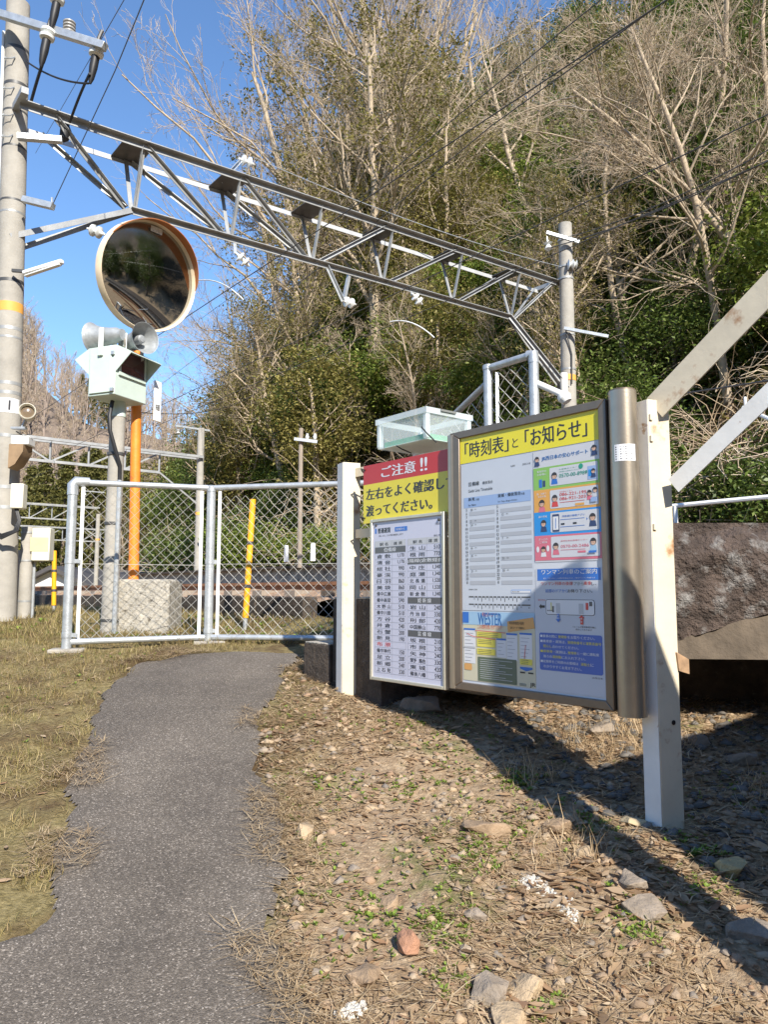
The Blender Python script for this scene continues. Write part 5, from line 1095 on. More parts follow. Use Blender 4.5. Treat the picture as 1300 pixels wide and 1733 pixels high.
dg = [(kl+.35, ZT_, ks[0]-.05, ZB_)]+[(ks[i]+.08, ZT_, ks[i+1]-.06, ZB_) for i in range(2)]+[(ks[i]+.08, ZB_, ks[i+1]-.06, ZT_) for i in range(2, 5)]+[(ks[5]+.08, ZB_, kr-.15, ZT_)]
for i, (ka, za, kb, zb_) in enumerate(dg):
    for a in (-.15, .29):
        aa, ab = (a, .07) if za > zb_ else (.07, a)
        m = MB(); m.angle(tp_(ka, aa, za-.02), tp_(kb, ab, zb_), .05, .007); m.build('diagonal', galv2, t)
for a in (-.13, .13):
    m = MB(); m.angle(tp_(ks[0], .07+a*.2, ZB_), Vector((PLt.x+.1, PLt.y+a, zpx(405))), .06, .008); m.build('knee_brace', galv2, t)
    m = MB(); m.angle(tp_(ks[-1], .07+a*.2, ZB_), Vector((3.2-.05, 12.98+a*1.1, at(955, 660, 12.98).z)), .06, .008); m.build('knee_brace', galv2, t)
for k in (kl, kr):
    m = MB(); m.bar(tp_(k, -.36, ZT_+.02), tp_(k, .42, ZT_+.02), .07, .07); m.build('end_bracket', galv2, t)
def insul(label, p, ax_, hang=None, sc_=1.0, mt=None, n=2):
    ax_ = Vector(ax_).normalized(); t = thing('insulator', label, 'insulator', p); m = MB(); pr = [(.012*sc_, -.02)]
    for i in range(n): o_ = .03+i*.085*sc_; pr += [(.022*sc_, o_), (.07*sc_, o_+.012), (.072*sc_, o_+.03), (.03*sc_, o_+.045)]
    pr += [(.018*sc_, .03+n*.085*sc_), (.008, .05+n*.085*sc_)]; m.lathe(p, ax_, pr, 18); m.build('sheds', mt or porc, t)
    if hang:
        for h in hang: m = MB(); m.angle(h, p, .045, .007); m.build('hanger', galv, t)
    return t
nrmT = TN.to_3d()
k_ = kx(404, 430); q = tpr(k_, .05, at(404, 428, tp_(k_).y).z); insul('white insulator hanging under the truss above the traffic mirror edge', q, nrmT*.8+Vector((0, 0, -.5)), [tp_(k_, .07, ZB_)])
k_ = kx(585, 508); q = tpr(k_, .05, at(585, 508, tp_(k_).y).z); insul('white insulator on a steel vee hanger under the middle of the truss', q, nrmT, [tp_(k_-.28, .07, ZB_), tp_(k_+.12, .07, ZB_)])
k_ = kx(703, 500); q = tpr(k_, .05, at(703, 497, tp_(k_).y).z); insul('white insulator hanging under the right part of the truss', q, nrmT*.8+Vector((0, 0, -.5)), [tp_(k_, .07, ZB_)])
k_ = kx(412, 265); q = tpr(k_, .1, at(410, 264, tp_(k_).y).z); insul('white insulator on a dark arm above the truss', q, nrmT, [tp_(kx(378, 292), .1, ZT_)])
q = at(150, 388, 7.9); insul('white insulator under the knee brace left of the mirror', q, Vector((.9, -.1, -.35)), None, .9)
for px, py, lb in ((97, 0, 'white cable termination cup at the very top of the pole crossarm'), (80, 62, 'white cable termination cup in the middle of the crossarm'), (163, 90, 'white cable termination cup at the right end of the crossarm')):
    q = at(px, py, 7.3); tt = thing('cable_termination', lb, 'insulator', q)
    m = MB(); m.lathe(q, (.12, 0, 1), [(.03, -.16), (.035, -.05), (.07, -.03), (.075, .0), (.04, .02), (.07, .04), (.07, .065), (.03, .08)], 18); m.build('porcelain', porc, tt)
    m = MB(); m.lathe(q, (.15, 0, 1), [(.012, -.34), (.03, -.28), (.042, -.16), (.042, -.04), (.001, -.03)], 14); m.build('boot', blackr, tt)
    m = MB(); m.tube([q+Vector((0, 0, .06)), q+Vector((.02, 0, .16)), q+Vector((.05, 0, .24))], .02, 8); m.build('stem', darksteel, tt)
q = at(117, 52, 7.35); m = MB(); m.lathe(q, (0, 0, 1), [(.02, -.07), (.045, -.05)]+[x for i in range(4) for x in ((.046, -.045+i*.035), (.062, -.035+i*.035), (.062, -.022+i*.035), (.046, -.014+i*.035))]+[(.03, .10), (.001, .105)], 18); m.build('post_insulator', porcg, label='brown grey ribbed post insulator standing on the crossarm', cat='insulator', org=q)
def sagline(a, b_, sag, n=14): return [Vector(a).lerp(Vector(b_), i/n)-Vector((0, 0, sag*4*(i/n)*(1-i/n))) for i in range(n+1)]
def wire(label, pts, r=.008, mt=None, name='overhead_wire'):
    m = MB(); m.tube(pts, r, 6); m.build(name, mt or darksteel, label=label, cat='wire', org=pts[0])
def cable(label, a, b_, sag, r=.012): wire(label, sagline(a, b_, sag), r, blackr, 'black_cable')
cable('thick black cable dropping from the middle cup down to the truss end', at(75, 100, 7.3), at(52, 175, 7.6), -.02, .016)
cable('black cable dropping from the right cup to the truss chord', at(152, 125, 7.25), at(118, 208, 7.8), -.03, .014)
cable('slack black cable drooping between the pole and the right cup', at(45, 105, 7.6), at(150, 142, 7.3), .06, .010)
m = MB(); q = at(112, 218, 7.9); m.lathe(q, (.15, 0, 1), [(.01, -.16), (.05, -.12), (.06, -.02), (.03, .03), (.02, .12)], 14); m.build('cable_joint', blackr, label='black cable joint hanging beside the left end of the truss', cat='joint', org=q)
for px, py, lb in ((52, 232, 'lower grey bracket arm below the left end of the truss'),): 
    m = MB(); m.bar(at(30, 232, 7.6), at(105, 238, 7.7), .07, .06); m.build('bracket_arm', galv, label=lb, cat='bracket', org=at(30, 232, 7.6))
m = MB(); m.bar(at(40, 338, 7.6), at(90, 350, 7.55), .07, .06); m.tube([at(88, 350, 7.55), at(88, 335, 7.55)], .012, 6); m.build('wire_bracket', galv, label='short grey wire bracket on the left pole above the lamp', cat='bracket', org=at(40, 338, 7.6))
# wires along the railway
def along(p, a0, a1, sag=0): p = Vector(p); return sagline(p+TX.to_3d()*a0, p+TX.to_3d()*a1, sag, 20)
for px, py, r_, a0, a1, sg, dz, lb in (
    (430, 448, .006, -12, 38, .15, 0, 'dark overhead wire held by the insulator above the mirror'),
    (608, 515, .006, -11, 40, .15, 0, 'dark overhead wire held by the vee hanger insulator'),
    (725, 514, .006, -9, 42, .15, 0, 'dark overhead wire held by the insulator near the right of the truss')):
    k = kx(px, py); p = tpr(k, 0, at(px, py, tp_(k).y).z); wire(lb, along(p, a0, a1, sg), r_)
w1 = [at(1130, 2, 5.6), at(830, 215, 8.0), at(560, 440, 12.0), at(400, 555, 18), at(250, 668, 30)]
w2 = [at(900, 112, 7.5), at(1012, 20, 6.4)]
wire('dark catenary wire running diagonally across the hillside to the lower left', [at(1140, -8, 5.4)]+w1[1:], .006)
wire('second dark catenary wire running diagonally above the truss', [at(1030, -10, 6.3), at(740, 225, 9.5), at(540, 395, 14), at(340, 540, 24)], .006)
wire('thin pale steel wire stretched from the truss insulator to the right pole', sagline(at(432, 268, 9.8), at(950, 452, 12.8), .12), .006, galv)
wire('thin dark wire slanting down the blue sky to the pole bracket', [at(250, -15, 4.8), at(195, 120, 5.9), at(90, 345, 7.55)], .0045)
wire('thin dark wire leaving the top left corner behind the pole', [at(222, -20, 6.0), at(60, 260, 14)], .004)
wire('twin dark wires from the right pole up to the right edge', sagline(at(930, 420, 12.7), at(1330, 258, 8.2), .10), .009)
wire('thin upper wire from the right pole to the right edge', sagline(at(960, 402, 12.7), at(1330, 238, 8.0), .12), .007)
wire('low dark wire crossing the hillside behind the upper handrail', [at(1120, 672, 9.0), at(1330, 640, 7.0)], .010)
cable('slack dark wire hanging between the mirror and the far trees', at(170, 690, 9.5), at(465, 640, 26), .5, .007)
m = MB(); m.tube(sagline(at(660, 545, 10.8), at(735, 572, 10.8), -.10, 8), .011, 8); m.build('registration_arm', galv, label='curved pale registration arm below the right half of the truss', cat='arm', org=at(660, 545, 10.8))
m = MB(); m.tube(sagline(at(335, 475, 12.5), at(412, 508, 12.5), -.12, 8), .011, 8); m.build('registration_arm', galv, label='curved pale registration arm just right of the mirror', cat='arm', org=at(335, 475, 12.5))

# gantries farther along the line
def gantry(label, right, Yr, zt_, h, span, pt, r=.11, nseg=6):
    p = at(right[0], right[1], Yr); t = thing('far_gantry', label, 'gantry', Vector((p.x, p.y, 1.5)))
    e = -TN.to_3d(); m = MB(); m.tube([Vector((p.x, p.y, 1.3)), Vector((p.x, p.y, at(right[0], pt, Yr).z))], [r*1.1, r], 12); m.build('pole', conc, t)
    m = MB(); m.tube([Vector((p.x, p.y, 1.3))+e*span, Vector((p.x, p.y, at(right[0], pt, Yr).z))+e*span], [r*1.1, r], 12); m.build('pole', conc, t)
    A = Vector((p.x, p.y, zt_)); pts = []
    m = MB()
    for a in (-.2, .2): m.bar(A+TX.to_3d()*a, A+e*span+TX.to_3d()*a, .08, .08)
    m.build('top_chord', galv2, t); m = MB(); m.bar(A+e*1.4-Vector((0, 0, h)), A+e*(span-1.4)-Vector((0, 0, h)), .08, .08); m.build('bottom_chord', galv2, t)
    for i in range(nseg+1):
        u = 1.4+(span-2.8)*i/nseg; m = MB(); m.bar(A+e*u, A+e*u-Vector((0, 0, h)), .05, .05); m.build('strut', galv2, t)
        if i < nseg: v = 1.4+(span-2.8)*(i+1)/nseg; m = MB(); m.bar(A+e*u-Vector((0, 0, 0 if i < nseg/2 else h)), A+e*v-Vector((0, 0, h if i < nseg/2 else 0)), .05, .05); m.build('diagonal', galv2, t)
    for u, v in ((1.4, -.05), (span-1.4, span)): m = MB(); m.bar(A+e*u-Vector((0, 0, h)), A+e*v-Vector((0, 0, h+1.0)), .05, .05); m.build('brace', galv2, t)
    m = MB(); m.bar(A+Vector((0, 0, .95))+e*.9, A+Vector((0, 0, .95))-e*.3, .06, .06); m.build('crossarm', galv, t)
    m = MB(); m.lathe(Vector((p.x, p.y, zt_-1.9)), (0, 0, 1), [(r*1.12, 0), (r*1.12, .1)], 12); m.build('orange_band', MATS['orange band'], t)
    m = MB(); c = A+e*.8+Vector((0, 0, .85)); m.lathe(c, (0, 0, -1), [(.02, 0), (.09, .03), (.03, .09), (.08, .13), (.01, .18)], 10); m.build('insulator', porc, t)
    return t
zg = at(333, 775, 25).z
gantry('second truss gantry farther down the line with a concrete pole', (334, 990), 25, zg, .62, 9.4, 725, .115)
gantry('third truss gantry seen low beside the left pole', (163, 960), 45, at(150, 860, 45).z, .8, 10, 870, .12)
gantry('fourth and smallest truss gantry farthest down the line', (200, 960), 58, at(200, 898, 58).z, .9, 11, 880, .12)
p = at(507, 957, 17.6); tpx = thing('timber_pole', 'slim timber utility pole with a short crossarm on the far platform', 'utility pole', p)
m = MB(); m.tube([p-Vector((0, 0, .05)), Vector((p.x, p.y, at(507, 725, 17.6).z))], [.06, .05], 14); m.build('shaft', timber, tpx)
m = MB(); m.bar(at(498, 743, 17.5), at(537, 748, 17.5), .06, .07); m.build('crossarm', galv, tpx)
for px in (520, 533): m = MB(); m.lathe(at(px, 744, 17.5), (0, 0, 1), [(.03, 0), (.05, .05), (.03, .1), (.04, .13), (.001, .15)], 10); m.build('insulator', porc, tpx)

# ================================================================== EQUIPMENT AT THE LEFT EDGE
q0, q1_ = at(40, 463, 7.6), at(106, 443, 7.45)
t = thing('pole_lamp', 'slim white fluorescent lamp sticking out of the left pole', 'lamp', q0)
m = MB(); m.bar(q0, q1_, .055, .045); m.build('housing', whiteclean, t, bevel=.012); m = MB(); m.bar(q0+Vector((.02, 0, -.032)), q1_+Vector((-.02, 0, -.032)), .045, .018); m.build('diffuser', mat('milky diffuser', (.75, .76, .74), .3), t, bevel=.006)
m = MB(); m.bar(q0+Vector((-.12, 0, .03)), q0+Vector((.03, 0, .02)), .03, .03); m.build('arm', darksteel, t)
q = at(47, 699, 7.5); ax_ = Vector((.35, -.93, .05)).normalized(); t = thing('round_floodlight', 'round white floodlight on a bracket beside the left pole', 'lamp', q)
m = MB(); m.lathe(q, ax_, [(.001, -.16), (.055, -.15), (.07, -.05), (.078, .05), (.08, .075), (.074, .08), (.066, .06), (.063, .03)], 28); m.build('housing', mat('aged white plastic', (.72, .69, .58), .45, 0, .08, 10), t)
m = MB(); m.lathe(q, ax_, [(.063, .030), (.04, .04), (.001, .045)], 24); m.build('glass', mat('brown lens glass', (.16, .12, .08), .15, 0, .2, 8, coat=.6), t)
m = MB(); m.bar(q+Vector((-.02, .02, -.05)), q+Vector((-.06, .02, -.16)), .05, .012); m.bar(q+Vector((-.16, .02, -.15)), q+Vector((-.02, .02, -.15)), .06, .02); m.build('bracket', galv, t); m = MB(); m.tube([q+Vector((.0, .05, -.1)), q+Vector((.03, .05, -.2)), q+Vector((-.06, .05, -.22)), q+Vector((-.12, .03, -.18))], .006, 6); m.build('cable', blackr, t)
def pbox(name, label, px0, py0, px1, py1, Y, depth, mt, cat='box', dk=None):
    a, b_ = at(px0, py1, Y), at(px1, py0, Y); c = (a+b_)/2; t = thing(name, label, cat, Vector((c.x, c.y, a.z))); m = MB(); m.box(c+Vector((0, depth/2, 0)), (b_.x-a.x, depth, b_.z-a.z), rz=.12); m.build('casing', mt, t, bevel=.01); return t, c, b_.x-a.x, b_.z-a.z
creamenamel = mat('cream enamel', (.74, .73, .62), .4, 0, .05, 6)
t, c, w_, h_ = pbox('wall_box', 'small white junction box with a brown underside on the left pole', 16, 737, 46, 752, 7.5, .2, whiteclean)
m = MB(); m.prism([c+Vector((-w_/2, -.01, -h_/2)), c+Vector((w_/2-.03, -.01, -h_/2)), c+Vector((w_/2-.03, -.01, -h_/2-.07)), c+Vector((-.02, -.01, -h_/2-.20)), c+Vector((-w_/2, -.01, -h_/2-.24))], (0, .2, 0)); m.build('wooden_bracket', mat('brown bracket', (.28, .19, .11), .7, 0, .2, 10), t)
t, c, w_, h_ = pbox('switch_box', 'cream switch box strapped to the left pole with black cables below', 15, 818, 38, 860, 7.5, .13, creamenamel)
for i in range(3):
    m = MB(); o_ = Vector((.01*i-.02, 0, 0)); m.tube([c+Vector((.0, .05, -h_/2))+o_, c+Vector((.02+.01*i, .04, -h_/2-.12)), c+Vector((-.01+.02*i, .02, -h_/2-.22)), c+Vector((-.12, .0, -h_/2-.26-.02*i)), c+Vector((-.26, .0, -h_/2-.20))], .011, 8); m.build('cable', blackr, t)
pb = ground_at(40, 1047); t = thing('concrete_stub', 'short round concrete post in the grass beside the left pole', 'post', pb); m = MB(); zt_ = at(38, 892, pb.y).z; m.tube([pb-Vector((0, 0, .1)), Vector((pb.x, pb.y, zt_-.02)), Vector((pb.x, pb.y, zt_))], [.066, .060, .052], 20); m.build('shaft', conc, t)
for f_ in (.18, .62, .93): m = MB(); m.lathe((pb.x, pb.y, pb.z+(zt_-pb.z)*f_), (0, 0, 1), [(.066, 0), (.066, .018)], 20); m.build('band', galv2, t)
Yb = pb.y-.05; t, c, w_, h_ = pbox('relay_box', 'cream relay box with a faded yellow stripe on the short concrete post', 51, 893, 83, 949, Yb, .16, creamenamel)
m = MB(); m.box(c+Vector((.0, -.004, .0)), (w_*.985, .004, h_*.42), rz=.12); m.build('yellow_stripe', mat('faded yellow', (.80, .66, .32), .5, 0, .08, 8), t)
m = MB(); q = at(58, 950, Yb+.1); m.tube([q, Vector((q.x, q.y, gz(q.x, q.y, False)-.02))], .02, 10); m.build('pipe_leg', galv, t)
t, c, w_, h_ = pbox('steel_cabinet', 'grey steel cabinet standing behind the left pole', -14, 930, 17, 998, 9.0, .5, mat('cabinet grey', (.34, .37, .42), .45, .1, .1, 8), 'cabinet')
m = MB(); m.box(c+Vector((w_*.30, -.07, -.02)), (.03, .02, .09)); m.build('handle', darksteel, t)
m = MB(); m.box(c+Vector((0, .25, -h_/2-.16)), (w_*.96, .46, .32), rz=.12); m.build('plinth', concw, t)
# house below the line
Yh = 46; t = thing('house', 'low house with a white gable and dark tiled roof beyond the tracks', 'house', at(90, 1010, Yh))
pk = at(92, 957, Yh); el, er = at(22, 992, Yh), at(162, 992, Yh); el.z = er.z = min(el.z, er.z); roofm = mat('dark roof tiles', (.075, .07, .07), .6, 0, .2, 3, .4, 8)
m = MB(); m.prism([Vector((el.x+.5, Yh, -1)), Vector((er.x-.5, Yh, -1)), Vector((er.x-.5, Yh, er.z)), pk-Vector((0, 0, .25)), Vector((el.x+.5, Yh, el.z))], (0, 7, 0)); m.build('walls', mat('white plaster', (.74, .73, .70), .8, 0, .08, .5), t)
dk = Vector((3.2, 7.5, 0))
for e_ in (el, er):
    m = MB(); m.prism([pk+Vector((0, -.6, 0)), e_+Vector((0, -.6, 0)), e_+Vector((0, -.6, -.22)), pk+Vector((0, -.6, -.26))], (0, 8.4, 0)); m.build('roof', roofm, t)
m = MB(); m.box(((er.x+3.6), Yh+2.5, er.z-1.6), (7, 4, 2.4)); m.build('side_wing', MATS['white plaster'], t); m = MB(); m.prism([Vector((er.x+.1, Yh+.1, er.z-.25)), Vector((er.x+7.4, Yh+.1, er.z-.25)), Vector((er.x+7.0, Yh+2.6, er.z+.9)), Vector((er.x+.1, Yh+2.6, er.z+.9))], (0, 0, .12)); m.build('wing_roof', roofm, t)

# ================================================================== SHADE BOARD added unseen at right (throws the shade on the post foot)
t = thing('shade_board', 'unseen board on a thick post added to shade the right sign post', 'sign', Vector((1.33, 1.8, .3)))
m = MB(); m.tube([(1.36, 1.80, .3), (1.36, 1.80, 2.8)], .088, 20); m.build('post', concw, t)
m = MB(); m.prism([B(3.38, .60, 2.08), B(4.6, .60, 2.08), B(4.6, .60, 2.75), B(3.38, .60, 2.75)], (NB*.04).to_3d()); m.build('board', bronze, t)

# ================================================================== GROUND COVER, STONES, LEAVES
GR_ = np.random.RandomState(77)
def inpath(x, y): return in_poly(x+vnoise(x*5, y*5, 8)*.09, y+vnoise(x*5, y*5, 10)*.09, PATH)
def straw(name, x, y, Lr, wr, lift, m, lie=True, z0=.0):
    n = len(x); z = ground_z(x, y)+z0; az = GR_.uniform(0, 2*np.pi, n); L = GR_.uniform(*Lr, n); wd = GR_.uniform(*wr, n); el = GR_.uniform(*lift, n)
    d = np.stack([np.cos(az)*np.cos(el), np.sin(az)*np.cos(el), np.sin(el)], 1); s = np.stack([-np.sin(az), np.cos(az), np.zeros(n)], 1)
    p = np.stack([x, y, z], 1); bend = np.stack([s[:, 0]*0, s[:, 0]*0, np.ones(n)], 1)*(GR_.uniform(-.12, .18, n)*L)[:, None]+s*(GR_.uniform(-.25, .25, n)*L)[:, None]
    mid = p+d*(L*.5)[:, None]+bend*.5; tip = p+d*L[:, None]
    V = np.stack([p-s*wd[:, None]*.5, p+s*wd[:, None]*.5, mid+s*wd[:, None]*.45, mid-s*wd[:, None]*.45, tip+s*wd[:, None]*.12, tip-s*wd[:, None]*.12], 1).reshape(-1, 3)
    i = np.arange(n)[:, None]*6; F = np.concatenate([i+np.array([0, 1, 2, 3]), i+np.array([3, 2, 4, 5])])
    return npmesh(name, V, F, m, kind='stuff')
STRAW = leafm('straw', [(.44, .32, .18), (.62, .47, .29), (.28, .19, .105), (.72, .58, .38), (.52, .38, .22), (.20, .135, .07)], .7)
TURF = leafm('turf blades', [(.17, .16, .045), (.29, .235, .08), (.42, .32, .14), (.14, .14, .04), (.54, .43, .22), (.27, .19, .09), (.36, .27, .13)], .6)
GREEN = leafm('weed green', [(.12, .20, .03), (.19, .28, .04), (.27, .36, .06), (.16, .24, .05), (.34, .40, .07)], .5)
LITTER = leafm('fallen leaves', [(.32, .20, .11), (.46, .32, .19), (.20, .125, .07), (.58, .45, .30), (.37, .22, .12), (.50, .37, .24), (.26, .15, .09)], .6)
STONE = mat('ground stones', (.3, .25, .2), .9, 0, island=[(.22, .155, .10), (.36, .26, .17), (.19, .165, .14), (.44, .33, .21), (.30, .195, .125), (.40, .31, .21), (.26, .22, .18)], bump=.4, bscale=90)
def region(n, x0, x1, y0, y1, right, margin=0):
    x = GR_.uniform(x0, x1, n); y = GR_.uniform(y0, y1, n); ok = ~inpath(x, y)
    cx = np.interp(y, [1.8, 3, 4, 5.5, 6.5], [-.7, -.8, -.95, -1.0, -1.0]); ok &= (x > cx) if right else (x < cx); return x[ok], y[ok]
x, y = region(34000, -.8, 2.6, 1.75, 5.7, True); k = vnoise(x*2.5, y*2.5, 71)+vnoise(x*7, y*7, 72)*.5 > -.22; straw('dry_straw', x[k], y[k], (.03, .13), (.002, .0055), (-.05, .3), STRAW, z0=.006)
x, y = region(5200, .2, 2.2, 2.6, 4.2, True); k = vnoise(x*3, y*3, 73) > .12; straw('tall_straw', x[k], y[k], (.05, .16), (.002, .004), (.3, 1.3), STRAW)
x, y = region(70000, -4.2, -.3, 1.9, 7.4, False); k = vnoise(x*1.7, y*1.7, 74)+vnoise(x*6, y*6, 75)*.6 > -.20; straw('turf', x[k], y[k], (.015, .05), (.0015, .0035), (.2, 1.3), TURF)
x, y = region(16000, -4.2, -.3, 1.9, 7.0, False); k = vnoise(x*2.2, y*2.2, 76) > -.08; straw('left_straw', x[k], y[k], (.04, .16), (.0015, .0035), (-.02, .3), STRAW, z0=.006)
x = GR_.uniform(-6, 3.2, 40000); y = GR_.uniform(6.1, 10.5, 40000); k = (TN.x*x+TN.y*y < 3.85) & (vnoise(x*1.2, y*1.2, 78) > -.25); straw('far_turf', x[k], y[k], (.03, .09), (.003, .007), (.3, 1.3), TURF)
x, y = region(260, -4.0, -.5, 2.0, 7.0, False); x = np.repeat(x, 26)+GR_.normal(0, .035, len(x)*26); y = np.repeat(y, 26)+GR_.normal(0, .035, len(y)*26); straw('grass_tufts', x, y, (.03, .085), (.002, .004), (.5, 1.4), TURF)
# straw lying over the ragged edges of the asphalt
x = GR_.uniform(-2.4, .6, 60000); y = GR_.uniform(1.9, 5.8, 60000); i0_ = in_poly(x, y, PATH)
near_ = np.zeros(len(x), bool)
for dx in (-.13, .13): near_ |= in_poly(x+dx, y, PATH) != i0_
k = near_ & (vnoise(x*3, y*3, 79) > -.02); straw('edge_straw', x[k][:9000], y[k][:9000], (.03, .12), (.0015, .0035), (0, .25), STRAW, z0=.022)
def lump(rs, n, x, y, r0, r1, pw=2.2, flat=.6, sink=.3):
    """n small angular stones: deformed octahedra"""
    r = r0+(r1-r0)*rs.uniform(0, 1, n)**pw; base = np.array([[1, 0, 0], [.3, .95, 0], [-.8, .6, 0], [-.8, -.6, 0], [.3, -.95, 0], [.25, .1, 1], [-.3, -.15, .85], [0, 0, -1]], float)
    P = base[None]*rs.uniform(.7, 1.25, (n, 8, 1))+rs.normal(0, .12, (n, 8, 3)); P[:, :, 2] *= flat; P[:, :, 0] *= rs.uniform(.8, 1.5, n)[:, None]
    a = rs.uniform(0, 6.28, n); c, s = np.cos(a)[:, None], np.sin(a)[:, None]; X = P[:, :, 0]*c-P[:, :, 1]*s; Y = P[:, :, 0]*s+P[:, :, 1]*c
    V = np.stack([X*r[:, None]+x[:, None], Y*r[:, None]+y[:, None], P[:, :, 2]*r[:, None]+(ground_z(x, y)+r*flat*(.5-sink))[:, None]], -1).reshape(-1, 3)
    f = np.array([[0, 1, 5], [1, 2, 6], [1, 6, 5], [2, 3, 6], [3, 4, 6], [4, 5, 6], [4, 0, 5], [1, 0, 7], [2, 1, 7], [3, 2, 7], [4, 3, 7], [0, 4, 7]])
    return V, (np.arange(n)[:, None, None]*8+f[None]).reshape(-1, 3)
x, y = region(6000, -.8, 2.6, 1.75, 5.6, True); V, F = lump(GR_, len(x), x, y, .004, .030, 3.0, .55, .4); npmesh('gravel', V, F, STONE, kind='stuff')
x = GR_.uniform(.6, 3.4, 5000); y = GR_.uniform(2.3, 5.2, 5000); k = (TN.x*x+TN.y*y > 2.75); x, y = x[k], y[k]; V, F = lump(GR_, len(x), x, y, .006, .04, 2.6, .5); npmesh('slab_gravel', V, F, mat('grey gravel', (.2, .19, .18), .9, island=[(.10, .095, .085), (.16, .145, .13), (.07, .065, .06), (.20, .18, .155)]), kind='stuff')
def leaf_mesh(name, x, y, L0, L1, m, zoff=.008):
    n = len(x); L = GR_.uniform(L0, L1, n); W = L*GR_.uniform(.24, .42, n); az = GR_.uniform(0, 6.28, n); t1 = np.clip(GR_.normal(0, .22, n), -.5, .5); t2 = np.clip(GR_.normal(0, .25, n), -.5, .5); cu = GR_.uniform(-.3, .5, n)
    prof = [(-.5, 0, 0), (-.22, .42, .6), (.15, .46, .7), (.5, 0, 0), (.15, -.46, .7), (-.22, -.42, .6), (-.15, 0, -.1), (.18, 0, -.1)]
    P = np.zeros((n, 8, 3))
    for i, (a, b_, c) in enumerate(prof): P[:, i, 0] = a*L; P[:, i, 1] = b_*W; P[:, i, 2] = c*W*cu*.8+(a*a)*L*cu*.6
    P[:, :, 2] += P[:, :, 0]*np.tan(t1)[:, None]*.6+P[:, :, 1]*np.tan(t2)[:, None]*.8
    P[:, :, 2] -= P[:, :, 2].min(1)[:, None]
    c, s = np.cos(az)[:, None], np.sin(az)[:, None]; X = P[:, :, 0]*c-P[:, :, 1]*s; Y = P[:, :, 0]*s+P[:, :, 1]*c
    V = np.stack([X+x[:, None], Y+y[:, None], P[:, :, 2]+(ground_z(x, y)+zoff)[:, None]], -1).reshape(-1, 3)
    f = np.array([[0, 6, 1, 1], [6, 7, 2, 1], [7, 3, 2, 2], [0, 5, 6, 6], [5, 4, 7, 6], [4, 3, 7, 7]]); f3 = []
    for q in f: f3 += [[q[0], q[1], q[2]]]+([[q[0], q[2], q[3]]] if q[2] != q[3] else [])
    F = (np.arange(n)[:, None, None]*8+np.array(f3)[None]).reshape(-1, 3); return npmesh(name, V, F, m, kind='stuff', smooth=True)
x, y = region(3000, -.4, 1.9, 1.75, 3.1, True); k = (x > .1+.35*(y-1.8)+vnoise(x*3, y*3, 81)*.5) & (vnoise(x*2.5, y*2.5, 82) > -.12); leaf_mesh('leaf_litter', x[k], y[k], .03, .085, LITTER)
x, y = region(15000, -.8, 2.4, 1.75, 5.4, True); k = vnoise(x*4, y*4, 91) > -.25; leaf_mesh('bark_bits', x[k], y[k], .012, .042, LITTER, .007)
x, y = region(1200, -.8, 2.2, 1.75, 5.2, True); leaf_mesh('scattered_leaves', x, y, .025, .075, LITTER)
x, y = region(500, -3.2, -.5, 1.9, 6, False); leaf_mesh('left_leaves', x, y, .02, .06, LITTER)
def weeds(name, x, y, s0, s1):
    V, F, o_ = [], [], 0
    for i in range(len(x)):
        k = GR_.randint(5, 11); S = GR_.uniform(s0, s1); c = np.array([x[i], y[i], gz(x[i], y[i])+.004])
        for j in range(k):
            a = GR_.uniform(0, 6.28); e = GR_.uniform(.15, 1.1); L = S*GR_.uniform(.6, 1.2); d = np.array([math.cos(a)*math.cos(e), math.sin(a)*math.cos(e), math.sin(e)]); s = np.array([-math.sin(a), math.cos(a), 0])*L*GR_.uniform(.16, .3); u = np.array([0, 0, 1.])
            V += [c, c+d*L*.6+s+u*.1*L, c+d*L-u*L*.05, c+d*L*.6-s+u*.1*L]; F.append([o_, o_+1, o_+2, o_+3]); o_ += 4
    npmesh(name, V, F, GREEN, kind='stuff')
x, y = region(3400, -.7, 2.0, 1.75, 4.6, True); k = vnoise(x*2.8, y*2.8, 85)+vnoise(x*9, y*9, 86)*.5 > .10; weeds('small_weeds', x[k], y[k], .007, .02)
x, y = region(900, -3.4, -.6, 1.9, 6.8, False); k = vnoise(x*2.8, y*2.8, 87) > .10; weeds('left_weeds', x[k], y[k], .008, .024)
x = GR_.uniform(-3.5, 1, 700); y = GR_.uniform(6.2, 8.6, 700); k = (TN.x*x+TN.y*y < 3.8) & (vnoise(x*2, y*2, 88) > .0); weeds('fence_weeds', x[k], y[k], .015, .045)
for px, py, n_, s_ in ((735, 1565, 60, .016), (770, 1555, 40, .014), (880, 1320, 50, .024), (770, 1640, 26, .022), (820, 1450, 60, .015), (790, 1462, 40, .015), (1075, 1580, 40, .018), (1090, 1560, 40, .016), (1190, 1450, 40, .024), (1200, 1500, 30, .02), (915, 1697, 20, .022), (640, 1555, 16, .02), (1000, 1390, 30, .016), (860, 1400, 30, .016), (680, 1340, 30, .014)):
    c = ground_at(px, py); weeds('weed_patch', c.x+GR_.normal(0, .045, n_), c.y+GR_.normal(0, .06, n_), s_*.6, s_*1.2)

